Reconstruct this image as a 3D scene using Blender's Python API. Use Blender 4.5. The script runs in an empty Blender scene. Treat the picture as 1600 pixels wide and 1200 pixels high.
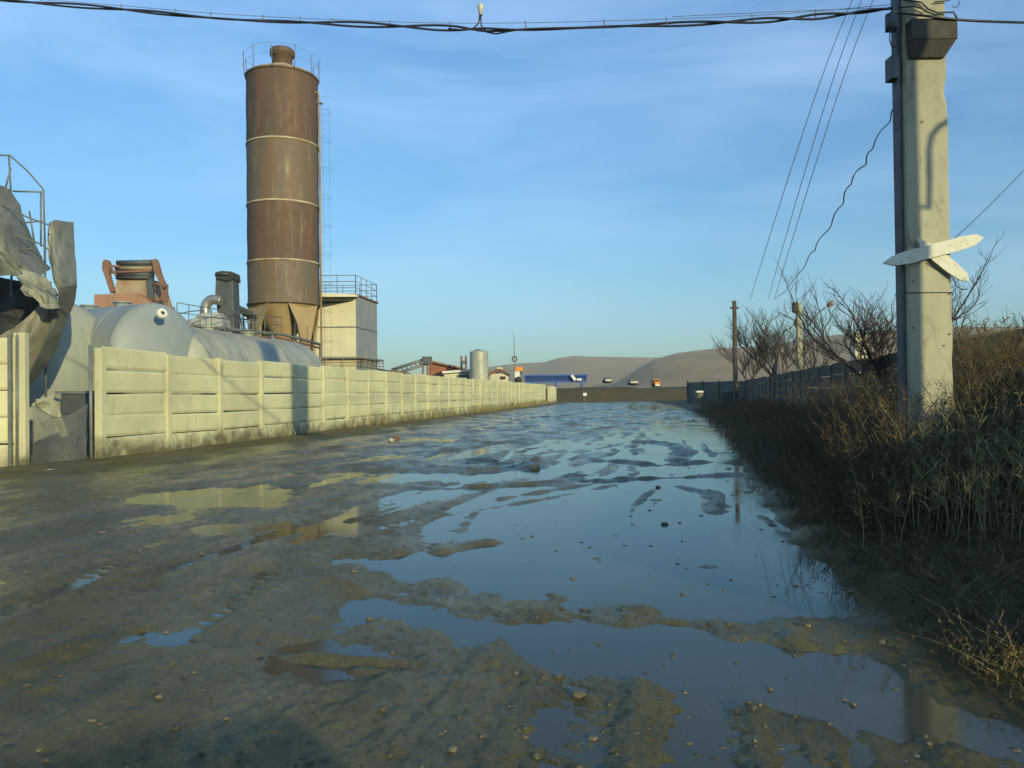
import bpy, math, random
import numpy as np
from mathutils import Vector, Matrix
R = math.radians
random.seed(7); rng = np.random.default_rng(7)
S = bpy.context.scene
COL = S.collection

# ---------------------------------------------------------------- camera, world, sun, exposure
F = 1250.0; CH = 1.28; PITCH = 0.70; ROLL = -0.7
cam = bpy.data.cameras.new('camera'); cam.sensor_width = 36; cam.lens = F / 1600 * 36
cam.clip_start = 0.05; cam.clip_end = 20000
camo = bpy.data.objects.new('camera', cam); COL.objects.link(camo)
CM = Matrix.Translation((0, 0, CH)) @ Matrix.Rotation(R(90 + PITCH), 4, 'X') @ Matrix.Rotation(R(ROLL), 4, 'Z')
camo.matrix_world = CM
S.camera = camo
S.render.resolution_x = 1024; S.render.resolution_y = 768
S.view_settings.view_transform = 'Standard'; S.view_settings.look = 'None'
S.view_settings.gamma = 1; S.view_settings.exposure = 0.32
SUN_EL = 13.0; SAZ = Vector((0.506, -0.862, 0)).normalized()          # towards the sun (low, behind right)
SUNV = Vector((SAZ.x * math.cos(R(SUN_EL)), SAZ.y * math.cos(R(SUN_EL)), math.sin(R(SUN_EL))))
LD = -SUNV
w = bpy.data.worlds.new('World'); S.world = w; w.use_nodes = True
nt = w.node_tree; nt.nodes.clear()
wo = nt.nodes.new('ShaderNodeOutputWorld'); bg = nt.nodes.new('ShaderNodeBackground')
sky = nt.nodes.new('ShaderNodeTexSky'); sky.sky_type = 'NISHITA'; sky.sun_disc = False
sky.sun_elevation = R(SUN_EL); sky.sun_rotation = math.atan2(SAZ.x, SAZ.y)
sky.altitude = 300; sky.air_density = 1.0; sky.dust_density = 0.6; sky.ozone_density = 3.0
tc = nt.nodes.new('ShaderNodeTexCoord'); mp = nt.nodes.new('ShaderNodeMapping'); mp.inputs['Scale'].default_value = (1.2, 1.2, 5.5)
mp.inputs['Rotation'].default_value = (0, R(-14), 0)
nz = nt.nodes.new('ShaderNodeTexNoise'); nz.inputs['Scale'].default_value = 1.5; nz.inputs['Detail'].default_value = 7; nz.inputs['Roughness'].default_value = .55
nz.inputs['Distortion'].default_value = .6
rp = nt.nodes.new('ShaderNodeValToRGB'); rp.color_ramp.elements[0].position = .42; rp.color_ramp.elements[1].position = .82
rp.color_ramp.elements[1].color = (.42, .42, .42, 1)
mx = nt.nodes.new('ShaderNodeMix'); mx.data_type = 'RGBA'; mx.inputs['B'].default_value = (4.3, 6.0, 7.6, 1)
tint = nt.nodes.new('ShaderNodeMix'); tint.data_type = 'RGBA'; tint.blend_type = 'MULTIPLY'; tint.inputs['Factor'].default_value = 1
tint.inputs['B'].default_value = (0.84, 1.06, 1.13, 1)
L = nt.links.new
L(tc.outputs['Generated'], mp.inputs[0]); L(mp.outputs[0], nz.inputs['Vector']); L(nz.outputs[0], rp.inputs[0])
L(sky.outputs[0], tint.inputs['A']); L(tint.outputs['Result'], mx.inputs['A']); L(rp.outputs[0], mx.inputs['Factor'])
sx = nt.nodes.new('ShaderNodeSeparateXYZ'); L(tc.outputs['Generated'], sx.inputs[0]); hr = nt.nodes.new('ShaderNodeValToRGB'); L(sx.outputs[2], hr.inputs[0])
hr.color_ramp.elements[0].position = 0.0; hr.color_ramp.elements[0].color = (.55, .61, .60, 1); hr.color_ramp.elements[1].position = .42; hr.color_ramp.elements[1].color = (1.03, 1.03, 1.06, 1)
hm2 = nt.nodes.new('ShaderNodeMix'); hm2.data_type = 'RGBA'; hm2.blend_type = 'MULTIPLY'; hm2.inputs['Factor'].default_value = 1
L(mx.outputs['Result'], hm2.inputs['A']); L(hr.outputs[0], hm2.inputs['B']); L(hm2.outputs['Result'], bg.inputs[0]); L(bg.outputs[0], wo.inputs[0]); bg.inputs[1].default_value = 0.15
sl = bpy.data.lights.new('sun', 'SUN'); sl.energy = 3.5; sl.angle = R(.5); sl.color = (1, .88, .46)
so = bpy.data.objects.new('sun', sl); COL.objects.link(so); so.rotation_euler = LD.to_track_quat('-Z', 'Y').to_euler()
S.cycles.max_bounces = 6

# ---------------------------------------------------------------- helpers
CR = CM.to_3x3()
def at(px, py, Y):
    d = CR @ Vector(((px - 800) / F, (600 - py) / F, -1))
    return Vector((0, 0, CH)) + d * (Y / d.y)
def gr(px, py, z=0.0):
    d = CR @ Vector(((px - 800) / F, (600 - py) / F, -1))
    return Vector((0, 0, CH)) + d * ((z - CH) / d.z)
def hz(px): return 613 + math.tan(R(.7)) * (990 - px)

def tag(o, label=None, cat=None, group=None, kind=None):
    if label: o['label'] = label
    if cat: o['category'] = cat
    if group: o['group'] = group
    if kind: o['kind'] = kind
    return o
def thing(name, loc, label, cat, group=None, rz=0):
    o = bpy.data.objects.new(name, None); COL.objects.link(o); o.location = loc; o.rotation_euler = (0, 0, rz)
    o.empty_display_size = .2
    tag(o, label, cat, group); o['_w'] = 1; del o['_w']
    return o
class MB:
    def __init__(s): s.v = []; s.f = []; s.sm = []
    def add(s, vs, fs, sm=False):
        b = len(s.v); s.v += [tuple(p) for p in vs]; s.f += [tuple(i + b for i in f) for f in fs]; s.sm += [sm] * len(fs)
    def box(s, c, size, rot=None, ch=0):
        c = Vector(c); x, y, z = [q / 2 for q in size]
        if ch:
            vs = []; 
            for sz in (-1, 1):
                for a, b in ((1, 0), (0, 1)):
                    pass
        P = [Vector((i * x, j * y, k * z)) for k in (-1, 1) for j in (-1, 1) for i in (-1, 1)]
        if rot is not None: P = [rot @ p for p in P]
        s.add([c + p for p in P], [(0, 2, 3, 1), (4, 5, 7, 6), (0, 1, 5, 4), (2, 6, 7, 3), (0, 4, 6, 2), (1, 3, 7, 5)])
        return s
    def hexa(s, P): s.add(P, [(0, 3, 2, 1), (4, 5, 6, 7), (0, 1, 5, 4), (1, 2, 6, 5), (2, 3, 7, 6), (3, 0, 4, 7)]); return s
    def prism(s, poly, off):
        n = len(poly); off = Vector(off); P = [Vector(p) for p in poly]
        s.add(P + [p + off for p in P], [tuple(range(n))[::-1], tuple(range(n, 2 * n))] + [(i, (i + 1) % n, n + (i + 1) % n, n + i) for i in range(n)]); return s
    def tube(s, pts, r, n=8, cap=True, sm=True):
        pts = [Vector(p) for p in pts]
        if not hasattr(r, '__len__'): r = [r] * len(pts)
        t0 = (pts[1] - pts[0]).normalized(); up = Vector((0, 0, 1)) if abs(t0.z) < .9 else Vector((1, 0, 0))
        a = t0.cross(up).normalized(); V = []; 
        for i, p in enumerate(pts):
            t = (pts[min(i + 1, len(pts) - 1)] - pts[max(i - 1, 0)])
            t = t.normalized() if t.length > 1e-9 else t0
            a = (a - t * a.dot(t)); a = a.normalized() if a.length > 1e-6 else t.orthogonal().normalized(); b = t.cross(a)
            for k in range(n):
                q = 2 * math.pi * k / n; V.append(p + (a * math.cos(q) + b * math.sin(q)) * r[i])
        m = len(pts); fs = [(i * n + k, i * n + (k + 1) % n, (i + 1) * n + (k + 1) % n, (i + 1) * n + k) for i in range(m - 1) for k in range(n)]
        s.add(V, fs, sm)
        if cap: 
            b = len(s.v) - len(V); s.f += [tuple(b + k for k in range(n))[::-1], tuple(b + (m - 1) * n + k for k in range(n))]; s.sm += [False, False]
        return s
    def lathe(s, c, prof, n=40, axis=None, jit=None):
        c = Vector(c); M = Matrix.Identity(3) if axis is None else Vector(axis).to_track_quat('Z', 'Y').to_matrix()
        V = []
        for r, z in prof:
            for k in range(n):
                q = 2 * math.pi * k / n; rr = r + (jit(q, z) if jit else 0)
                V.append(c + M @ Vector((rr * math.cos(q), rr * math.sin(q), z)))
        m = len(prof); s.add(V, [(i * n + k, i * n + (k + 1) % n, (i + 1) * n + (k + 1) % n, (i + 1) * n + k) for i in range(m - 1) for k in range(n)], True)
        return s
    def sheet(s, A, B, n=14, m=10, bulge=0.0, crump=0.0, th=.015, seed=0):
        """curved sheet lofted between 3-D polylines A and B, with thickness"""
        def samp(P, t):
            x = t * (len(P) - 1); i = min(int(x), len(P) - 2); return P[i].lerp(P[i + 1], x - i)
        r = random.Random(seed); G = []
        for i in range(n + 1):
            row = []
            for j in range(m + 1):
                p = samp(A, i / n).lerp(samp(B, i / n), j / m); p = p + Vector((0, -1, 0)) * bulge * math.sin(math.pi * j / m)
                p = p + Vector((r.uniform(-1, 1), r.uniform(-1, 1), r.uniform(-1, 1))) * crump + Vector((0, -1, 0)) * crump * 5 * abs(math.sin(j / m * 7 + i * .35 + seed)) + Vector((0, -1, 0)) * crump * 3 * math.sin(i * .9 + j * .5); row.append(p)
            G.append(row)
        V = [p for row in G for p in row]; W = [p + Vector((0, th, 0)) for p in V]; k = m + 1; N = len(V)
        fs = [(i * k + j, i * k + j + 1, (i + 1) * k + j + 1, (i + 1) * k + j) for i in range(n) for j in range(m)]
        fs2 = [tuple(q + N for q in f[::-1]) for f in fs]
        rim = [i * k for i in range(n + 1)] + [n * k + j for j in range(1, m + 1)] + [i * k + m for i in range(n - 1, -1, -1)] + [j for j in range(m - 1, 0, -1)]
        e = [(rim[i], rim[(i + 1) % len(rim)]) for i in range(len(rim))]
        s.add(V + W, fs + fs2 + [(b, a, a + N, b + N) for a, b in e], False); return s
    def build(s, name, mat, parent=None, bevel=0):
        me = bpy.data.meshes.new(name); P = Vector((0, 0, 0)); 
        if parent is not None:
            inv = world_of(parent).inverted(); v = [tuple(inv @ Vector(p)) for p in s.v]
        else:
            c = Vector((sum(p[0] for p in s.v), sum(p[1] for p in s.v), 0)) / len(s.v); c.z = min(p[2] for p in s.v); v = [tuple(Vector(p) - c) for p in s.v]; P = c
        me.from_pydata(v, [], s.f); me.polygons.foreach_set('use_smooth', s.sm); me.update()
        if mat: me.materials.append(mat)
        o = bpy.data.objects.new(name, me); COL.objects.link(o)
        if parent is not None: o.parent = parent
        else: o.location = P
        if bevel:
            b = o.modifiers.new('bevel', 'BEVEL'); b.width = bevel; b.segments = 2; b.limit_method = 'ANGLE'
        return o
def world_of(o):
    M = Matrix.Translation(o.location) @ o.rotation_euler.to_matrix().to_4x4()
    return (world_of(o.parent) @ M) if o.parent else M
def np_mesh(name, V, Fq, mat, smooth=False, parent=None):
    me = bpy.data.meshes.new(name); k = Fq.shape[1]
    me.vertices.add(len(V)); me.vertices.foreach_set('co', V.astype(np.float32).ravel())
    me.loops.add(Fq.size); me.loops.foreach_set('vertex_index', Fq.astype(np.int32).ravel())
    me.polygons.add(len(Fq)); me.polygons.foreach_set('loop_start', np.arange(0, Fq.size, k, dtype=np.int32)); me.polygons.foreach_set('loop_total', np.full(len(Fq), k, np.int32))
    me.polygons.foreach_set('use_smooth', np.full(len(Fq), smooth)); me.update(); me.validate()
    me.materials.append(mat); o = bpy.data.objects.new(name, me); COL.objects.link(o)
    if parent: o.parent = parent
    return o

# numpy value noise
_T = rng.random((256, 256))
def vnoise(x, y):
    xi = np.floor(x).astype(int); yi = np.floor(y).astype(int); fx = x - xi; fy = y - yi
    fx = fx * fx * (3 - 2 * fx); fy = fy * fy * (3 - 2 * fy)
    g = lambda a, b: _T[a & 255, b & 255]
    return (g(xi, yi) * (1 - fx) + g(xi + 1, yi) * fx) * (1 - fy) + (g(xi, yi + 1) * (1 - fx) + g(xi + 1, yi + 1) * fx) * fy
def fbm(x, y, o=4, g=.5):
    a = 1; t = 0; n = 0
    for i in range(o): t = t + a * (vnoise(x + 17.3 * i, y + 9.1 * i) - .5); n += a; a *= g; x = x * 2.03; y = y * 2.03
    return t / n * 2

# ---------------------------------------------------------------- materials
class NT:
    def __init__(s, name):
        s.m = bpy.data.materials.new(name); s.m.use_nodes = True; s.t = s.m.node_tree; s.b = s.t.nodes['Principled BSDF']; s.pos = None
    def n(s, t, **k):
        o = s.t.nodes.new(t)
        for a, b in k.items():
            if a in o.inputs: o.inputs[a].default_value = b
            else: setattr(o, a, b)
        return o
    def l(s, a, b): s.t.links.new(a, b)
    def P(s):
        if not s.pos: s.pos = s.n('ShaderNodeNewGeometry')
        return s.pos.outputs['Position']
    def noise(s, scale, detail=5, rough=.55, st=(1, 1, 1), dist=0):
        mp = s.n('ShaderNodeMapping'); mp.inputs['Scale'].default_value = st; s.l(s.P(), mp.inputs[0])
        n = s.n('ShaderNodeTexNoise', Scale=scale, Detail=detail, Roughness=rough, Distortion=dist); s.l(mp.outputs[0], n.inputs['Vector']); return n.outputs[0]
    def ramp(s, v, a, b, c0=(0, 0, 0), c1=(1, 1, 1)):
        r = s.n('ShaderNodeValToRGB'); e = r.color_ramp.elements; e[0].position = a; e[1].position = b; e[0].color = (*c0, 1); e[1].color = (*c1, 1); s.l(v, r.inputs[0]); return r.outputs[0]
    def mix(s, f, a, b, mode='MIX'):
        m = s.n('ShaderNodeMix', data_type='RGBA', blend_type=mode)
        for q, k in ((f, 'Factor'), (a, 'A'), (b, 'B')):
            if isinstance(q, (int, float)): m.inputs[k].default_value = q
            elif isinstance(q, tuple): m.inputs[k].default_value = (*q, 1)
            else: s.l(q, m.inputs[k])
        return m.outputs['Result']
    def math(s, op, a, b=0.0):
        m = s.n('ShaderNodeMath', operation=op)
        for i, q in enumerate((a, b)):
            if isinstance(q, (int, float)): m.inputs[i].default_value = q
            else: s.l(q, m.inputs[i])
        return m.outputs[0]
    def bump(s, h, st=.4, d=.01):
        b = s.n('ShaderNodeBump', Strength=st, Distance=d); s.l(h, b.inputs['Height']); s.l(b.outputs[0], s.b.inputs['Normal'])
    def z(s):
        q = s.n('ShaderNodeSeparateXYZ'); s.l(s.P(), q.inputs[0]); return q.outputs[2]
def mat(name, c, c2=None, rough=.8, metal=0, sc=2.0, st=(1, 1, 1), bump=.3, c3=None, lo=.4, hi=.65, bsc=20, t3=(.6, .75), island=0):
    k = NT(name); c2 = c2 or tuple(x * .7 for x in c)
    col = k.mix(k.ramp(k.noise(sc, 6, .6, st), lo, hi), c, c2)
    if c3: col = k.mix(k.ramp(k.noise(sc * 2.7, 6, .65, st, .4), t3[0], t3[1]), col, c3)
    if island:
        g = k.n('ShaderNodeNewGeometry'); v = k.ramp(g.outputs['Random Per Island'], 0, 1, (1 - island,) * 3, (1 + island,) * 3); col = k.mix(1.0, col, v, 'MULTIPLY')
    k.l(col, k.b.inputs['Base Color']); k.b.inputs['Metallic'].default_value = metal
    k.l(k.ramp(k.noise(sc * 3, 3), .3, .7, (rough - .1,) * 3, (min(1, rough + .1),) * 3), k.b.inputs['Roughness'])
    if bump: k.bump(k.noise(bsc, 5, .6), bump, .01)
    return k.m
# precast concrete, grimy at the foot
def conc(name, c, c2, c3, stain=.9):
    k = NT(name)
    col = k.mix(k.ramp(k.noise(.5, 7, .65), .40, .62), c, c2)
    col = k.mix(k.ramp(k.noise(3.2, 7, .7, (1, 1, .35), .5), .56, .76), col, c3)
    zz = k.math('MULTIPLY', k.z(), -1.5); q = k.math('ADD', zz, k.math('MULTIPLY', k.noise(1.6, 7, .7), 2.2))
    col = k.mix(k.math('MULTIPLY', k.ramp(q, .35, .95), stain), col, (.10, .085, .045))
    k.l(col, k.b.inputs['Base Color']); k.b.inputs['Roughness'].default_value = .9
    k.bump(k.noise(14, 8, .7), .5, .012); return k.m
M = {}
M['fence'] = conc('fence_concrete', (.64, .61, .38), (.50, .48, .30), (.36, .35, .23))
M['post'] = conc('fence_post_concrete', (.58, .55, .35), (.48, .46, .30), (.36, .34, .23))
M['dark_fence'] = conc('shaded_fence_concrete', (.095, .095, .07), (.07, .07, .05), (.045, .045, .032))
M['pole'] = mat('pole_concrete', (.50, .48, .38), (.40, .38, .30), .85, sc=2.5, st=(1, 1, .3), c3=(.26, .24, .18), bump=.6, bsc=18, rough=.85) if False else mat('pole_concrete', (.40, .375, .27), (.31, .29, .21), rough=.85, sc=2.5, st=(1, 1, .4), c3=(.20, .18, .12), bump=.9, bsc=11, t3=(.55, .72))
M['rust_silo'] = mat('silo_rusty_steel', (.145, .082, .056), (.095, .07, .056), rough=.75, metal=.1, sc=.9, st=(1.6, 1.6, .2), c3=(.24, .18, .125), bump=.25, bsc=6, lo=.36, hi=.62, t3=(.56, .78))
M['rust_silo2'] = mat('silo_grey_steel', (.135, .11, .085), (.165, .11, .07), rough=.7, metal=.1, sc=1.1, st=(1.8, 1.8, .18), lo=.40, hi=.60, t3=(.55, .75), c3=(.28, .23, .15), bump=.25, bsc=6)
M['cone'] = mat('silo_cone_paint', (.36, .27, .14), (.28, .19, .10), rough=.75, sc=1.2, st=(1.5, 1.5, .4), c3=(.46, .38, .22), bump=.2)
M['weld'] = mat('weld_band', (.48, .42, .28), (.30, .22, .14), rough=.7, sc=2, bump=.2)
M['cream'] = mat('cream_sheet', (.62, .58, .42), (.50, .47, .35), rough=.7, sc=.7, st=(1, 1, .4), c3=(.38, .33, .22), bump=.15, t3=(.66, .8))
M['greysheet'] = mat('grey_sheet', (.40, .41, .40), (.33, .34, .33), rough=.6, sc=.8, st=(1, 1, .4), bump=.15, metal=.2)
M['tank'] = mat('tank_pale_paint', (.34, .36, .31), (.27, .29, .26), rough=.62, metal=.05, sc=1.1, st=(1.6, 1.6, .35), c3=(.22, .20, .14), bump=.12, bsc=4, t3=(.6, .8))
M['tank2'] = mat('tank_blue_grey_paint', (.28, .32, .33), (.23, .27, .28), rough=.62, metal=.05, sc=.7, c3=(.26, .28, .25), bump=.1, bsc=3, t3=(.66, .8))
M['tank3'] = mat('tank_silver_paint', (.38, .38, .30), (.24, .26, .22), rough=.5, metal=.05, sc=1.2, st=(1.5, 1.5, .4), c3=(.46, .44, .34), bump=.12, bsc=4, t3=(.62, .75))
M['torn'] = mat('torn_sheet', (.19, .20, .18), (.12, .13, .12), rough=.6, metal=.3, sc=1.4, c3=(.13, .11, .09), bump=.15, bsc=5)
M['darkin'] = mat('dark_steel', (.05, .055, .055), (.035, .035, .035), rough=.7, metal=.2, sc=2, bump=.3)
M['darkgrey'] = mat('dark_grey_steel', (.10, .115, .12), (.07, .08, .085), rough=.6, metal=.3, sc=1.5, bump=.3)
M['orange'] = mat('faded_orange_paint', (.36, .19, .12), (.30, .17, .11), rough=.7, sc=2, c3=(.25, .13, .08), bump=.2)
M['redbrown'] = mat('red_oxide_steel', (.24, .12, .085), (.18, .10, .075), rough=.75, sc=3, c3=(.14, .08, .06), bump=.3)
M['beige'] = mat('dusty_hopper_steel', (.36, .29, .20), (.28, .17, .11), rough=.8, sc=1.6, bump=.3)
M['pipe'] = mat('galvanised_pipe', (.45, .44, .38), (.34, .33, .29), rough=.35, metal=.7, sc=3, bump=.1)
M['rail'] = mat('railing_steel', (.20, .22, .22), (.15, .15, .14), rough=.6, metal=.3, sc=4, bump=0)
M['wire'] = mat('black_cable', (.03, .035, .05), (.02, .02, .03), rough=.5, sc=5, bump=0)
M['thinwire'] = mat('grey_wire', (.20, .22, .24), (.16, .18, .2), rough=.6, metal=.2, sc=5, bump=0)
M['board'] = mat('peeling_white_board', (.68, .66, .56), (.58, .55, .45), rough=.75, sc=6, st=(1, 1, 1), c3=(.26, .22, .16), bump=.4, bsc=30, t3=(.6, .68))
M['brick'] = mat('brick_red', (.33, .12, .07), (.26, .10, .06), rough=.85, sc=1, bump=.3)
M['roofsheet'] = mat('roof_brown_sheet', (.20, .08, .055), (.15, .07, .05), rough=.8, sc=1, bump=.3)
M['blue'] = mat('blue_painted_steel', (.03, .10, .38), (.025, .08, .30), rough=.5, sc=1, bump=0)
M['white'] = mat('white_paint', (.72, .72, .66), (.6, .6, .55), rough=.6, sc=1.5, bump=.1)
M['orangebright'] = mat('bright_orange_paint', (.75, .25, .03), (.65, .20, .03), rough=.5, sc=2, bump=0)
M['greengate'] = mat('green_painted_sheet', (.055, .10, .095), (.04, .075, .07), rough=.6, sc=1, bump=.2)
M['bark'] = mat('tree_bark', (.085, .07, .055), (.06, .05, .04), rough=.9, sc=4, bump=.4)
M['twig'] = mat('tree_twigs', (.075, .062, .05), (.055, .045, .038), rough=.9, sc=2, bump=0)
M['litter'] = mat('dirty_white_litter', (.55, .53, .45), (.40, .37, .28), rough=.7, sc=5, bump=.2)
M['stone'] = mat('muddy_stone', (.13, .115, .07), (.08, .07, .045), rough=.75, sc=6, bump=.5, bsc=40, island=.5)
M['weed'] = mat('dry_weed_stalks', (.115, .075, .035), (.065, .048, .024), rough=.85, sc=1.1, c3=(.06, .07, .028), bump=0, island=.45, t3=(.5, .62))
M['weedpale'] = mat('pale_dry_weed', (.26, .23, .10), (.17, .15, .065), rough=.85, sc=1.5, bump=0, island=.4)
M['grass'] = mat('short_bank_grass', (.060, .055, .024), (.085, .065, .03), rough=.85, sc=1.5, bump=0, island=.5)
M['tyre'] = mat('old_rubber', (.02, .022, .022), (.03, .03, .03), rough=.8, sc=4, bump=.2)
M['lampglass'] = mat('lamp_cover', (.6, .6, .55), (.5, .5, .45), rough=.3, sc=4, bump=0)

# mud
k = NT('wet_mud')
c = k.mix(k.ramp(k.noise(.35, 6, .6), .35, .65), (.135, .118, .040), (.098, .088, .032))
c = k.mix(k.ramp(k.noise(2.4, 8, .7), .45, .7), c, (.066, .060, .030))
c = k.mix(k.ramp(k.noise(26, 6, .75), .58, .70), c, (.18, .155, .07)); c = k.mix(k.ramp(k.noise(70, 4, .7), .56, .66), c, (.045, .042, .022))
at_ = k.n('ShaderNodeAttribute', attribute_name='bank'); c = k.mix(k.math('MULTIPLY', at_.outputs['Fac'], .75), c, k.mix(k.ramp(k.noise(5, 8, .75), .4, .62), (.030, .027, .014), (.070, .060, .027)))
dr = k.n('ShaderNodeAttribute', attribute_name='dry'); c = k.mix(k.math('MULTIPLY', dr.outputs['Fac'], .8), c, k.mix(k.ramp(k.noise(1.5, 8, .7), .4, .65), (.19, .155, .085), (.13, .11, .06)))
k.l(c, k.b.inputs['Base Color'])
wz = k.math('ADD', k.math('MULTIPLY', k.noise(1.0, 7, .65, (1, .45, 1)), 1.0), k.math('MULTIPLY', dr.outputs['Fac'], .55)); wz = k.math('ADD', wz, k.math('MULTIPLY', at_.outputs['Fac'], .6))
k.l(k.ramp(wz, .40, .66, (.06,) * 3, (.55,) * 3), k.b.inputs['Roughness']); k.b.inputs['IOR'].default_value = 1.42
sp = k.math('ADD', at_.outputs['Fac'], dr.outputs['Fac']); k.l(k.math('MAXIMUM', k.math('SUBTRACT', k.ramp(k.noise(.8, 7, .68, (1, .4, 1)), .42, .60, (.50,) * 3, (.13,) * 3), k.math('MULTIPLY', sp, .45)), .05), k.b.inputs['Specular IOR Level'])
h = k.math('ADD', k.noise(7, 10, .72), k.math('MULTIPLY', k.noise(45, 6, .75), .5)); mr = k.n('ShaderNodeMapping'); mr.inputs['Rotation'].default_value = (0, 0, R(16)); mr.inputs['Scale'].default_value = (9, .55, 1); k.l(k.P(), mr.inputs[0]); ns = k.n('ShaderNodeTexNoise', Scale=1.0, Detail=5, Roughness=.6, Distortion=.5); k.l(mr.outputs[0], ns.inputs['Vector'])
h = k.math('ADD', h, k.math('MULTIPLY', k.noise(130, 4, .8), .30)); h = k.math('ADD', k.math('MULTIPLY', h, .75), k.math('MULTIPLY', ns.outputs[0], 1.1)); k.bump(h, .75, .022)
M['mud'] = k.m
k = NT('puddle_water'); k.t.nodes.remove(k.b); out = k.t.nodes['Material Output']
fr = k.n('ShaderNodeFresnel', IOR=1.36); tr = k.n('ShaderNodeBsdfTransparent', Color=(.72, .70, .60, 1)); gl = k.n('ShaderNodeBsdfGlossy', Color=(.82, .86, .84, 1)); ms_ = k.n('ShaderNodeMixShader')
k.l(k.ramp(k.noise(1.3, 7, .65, (1, .5, 1)), .38, .66, (.03,) * 3, (.17,) * 3), gl.inputs['Roughness'])
silt = k.n('ShaderNodeBsdfDiffuse', Color=(.13, .125, .085, 1)); ms2 = k.n('ShaderNodeMixShader', Fac=.5); k.l(tr.outputs[0], ms2.inputs[1]); k.l(silt.outputs[0], ms2.inputs[2])
bm = k.n('ShaderNodeBump', Strength=.08, Distance=.004); k.l(k.noise(4, 4, .6), bm.inputs['Height']); k.l(bm.outputs[0], gl.inputs['Normal']); k.l(bm.outputs[0], fr.inputs['Normal'])
k.l(fr.outputs[0], ms_.inputs[0]); k.l(ms2.outputs[0], ms_.inputs[1]); k.l(gl.outputs[0], ms_.inputs[2]); k.l(ms_.outputs[0], out.inputs['Surface'])
M['water'] = k.m
k = NT('dry_hillside'); c = k.mix(k.ramp(k.noise(.006, 7, .6), .38, .62), (.34, .20, .085), (.22, .14, .065)); c = k.mix(k.ramp(k.noise(.03, 6, .7, (1, 1, 3)), .55, .7), c, (.10, .095, .06))
k.l(c, k.b.inputs['Base Color']); k.b.inputs['Roughness'].default_value = .95; M['hill'] = k.m

# ---------------------------------------------------------------- ground
def W(pts): return np.array([tuple(gr(*p))[:2] for p in pts])
def dseg(X, Y, P, closed=False):
    D = np.full(X.shape, 1e9); n = len(P)
    for i in range(n if closed else n - 1):
        a = P[i]; b = P[(i + 1) % n]; ab = b - a; t = np.clip(((X - a[0]) * ab[0] + (Y - a[1]) * ab[1]) / (ab @ ab + 1e-12), 0, 1)
        D = np.minimum(D, np.hypot(X - a[0] - t * ab[0], Y - a[1] - t * ab[1]))
    return D
def inside(X, Y, P):
    c = np.zeros(X.shape, bool); n = len(P)
    for i in range(n):
        x0, y0 = P[i]; x1, y1 = P[(i + 1) % n]
        if y0 == y1: continue
        k = ((y0 > Y) != (y1 > Y)) & (X < (x1 - x0) * (Y - y0) / (y1 - y0) + x0); c ^= k
    return c
PUD = [ # outlines of the standing water
 ([(505, 872), (640, 862), (760, 858), (1010, 880), (1290, 905), (1330, 945), (1250, 975), (1000, 962), (850, 935), (690, 905), (510, 905)], 1),
 ([(1060, 700), (1120, 715), (1190, 770), (1270, 880), (1290, 900), (1010, 878), (770, 856), (850, 800), (940, 755), (1000, 720)], .8),
 ([(510, 925), (800, 968), (1100, 990), (1390, 1040), (1430, 1110), (1400, 1150), (1230, 1120), (1000, 1060), (860, 1030), (700, 990), (520, 950)], .75),
 ([(700, 1062), (900, 1085), (1150, 1130), (1420, 1175), (1500, 1230), (900, 1230), (640, 1110)], .2),
 ([(485, 741), (560, 737), (740, 739), (890, 722), (922, 732), (880, 741), (740, 752), (560, 757), (480, 757)], 1),
 ([(120, 775), (300, 762), (475, 757), (470, 788), (390, 800), (170, 792)], .95),
 ([(1040, 655), (1115, 655), (1135, 690), (1120, 705), (990, 700), (1010, 672)], .9),
 ([(540, 716), (690, 704), (870, 688), (960, 692), (900, 702), (740, 716), (600, 724)], .65),
 ([(970, 700), (1060, 702), (1110, 720), (1000, 735), (930, 720)], .7),
 ([(590, 690), (640, 684), (740, 684), (720, 691)], .9),
 ([(1020, 632), (1080, 634), (1060, 640), (1010, 640)], .9),
 ([(200, 800), (420, 815), (600, 830), (640, 845), (420, 850), (260, 830)], .6),
 ([(300, 880), (420, 890), (500, 905), (380, 905)], .5),
 ([(0, 985), (260, 985), (620, 1030), (560, 1060), (200, 1010), (0, 1000)], .5),
 ([(1222, 782), (1238, 782), (1278, 822), (1262, 824)], 1.4),
 ([(1340, 1075), (1500, 1110), (1600, 1150), (1600, 1185), (1440, 1150), (1350, 1110)], .5),
 ([(1190, 700), (1235, 704), (1225, 722), (1195, 715)], .9),
 ([(640, 760), (830, 760), (1000, 750), (900, 790), (760, 850), (560, 850), (520, 820)], .55),
]
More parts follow.
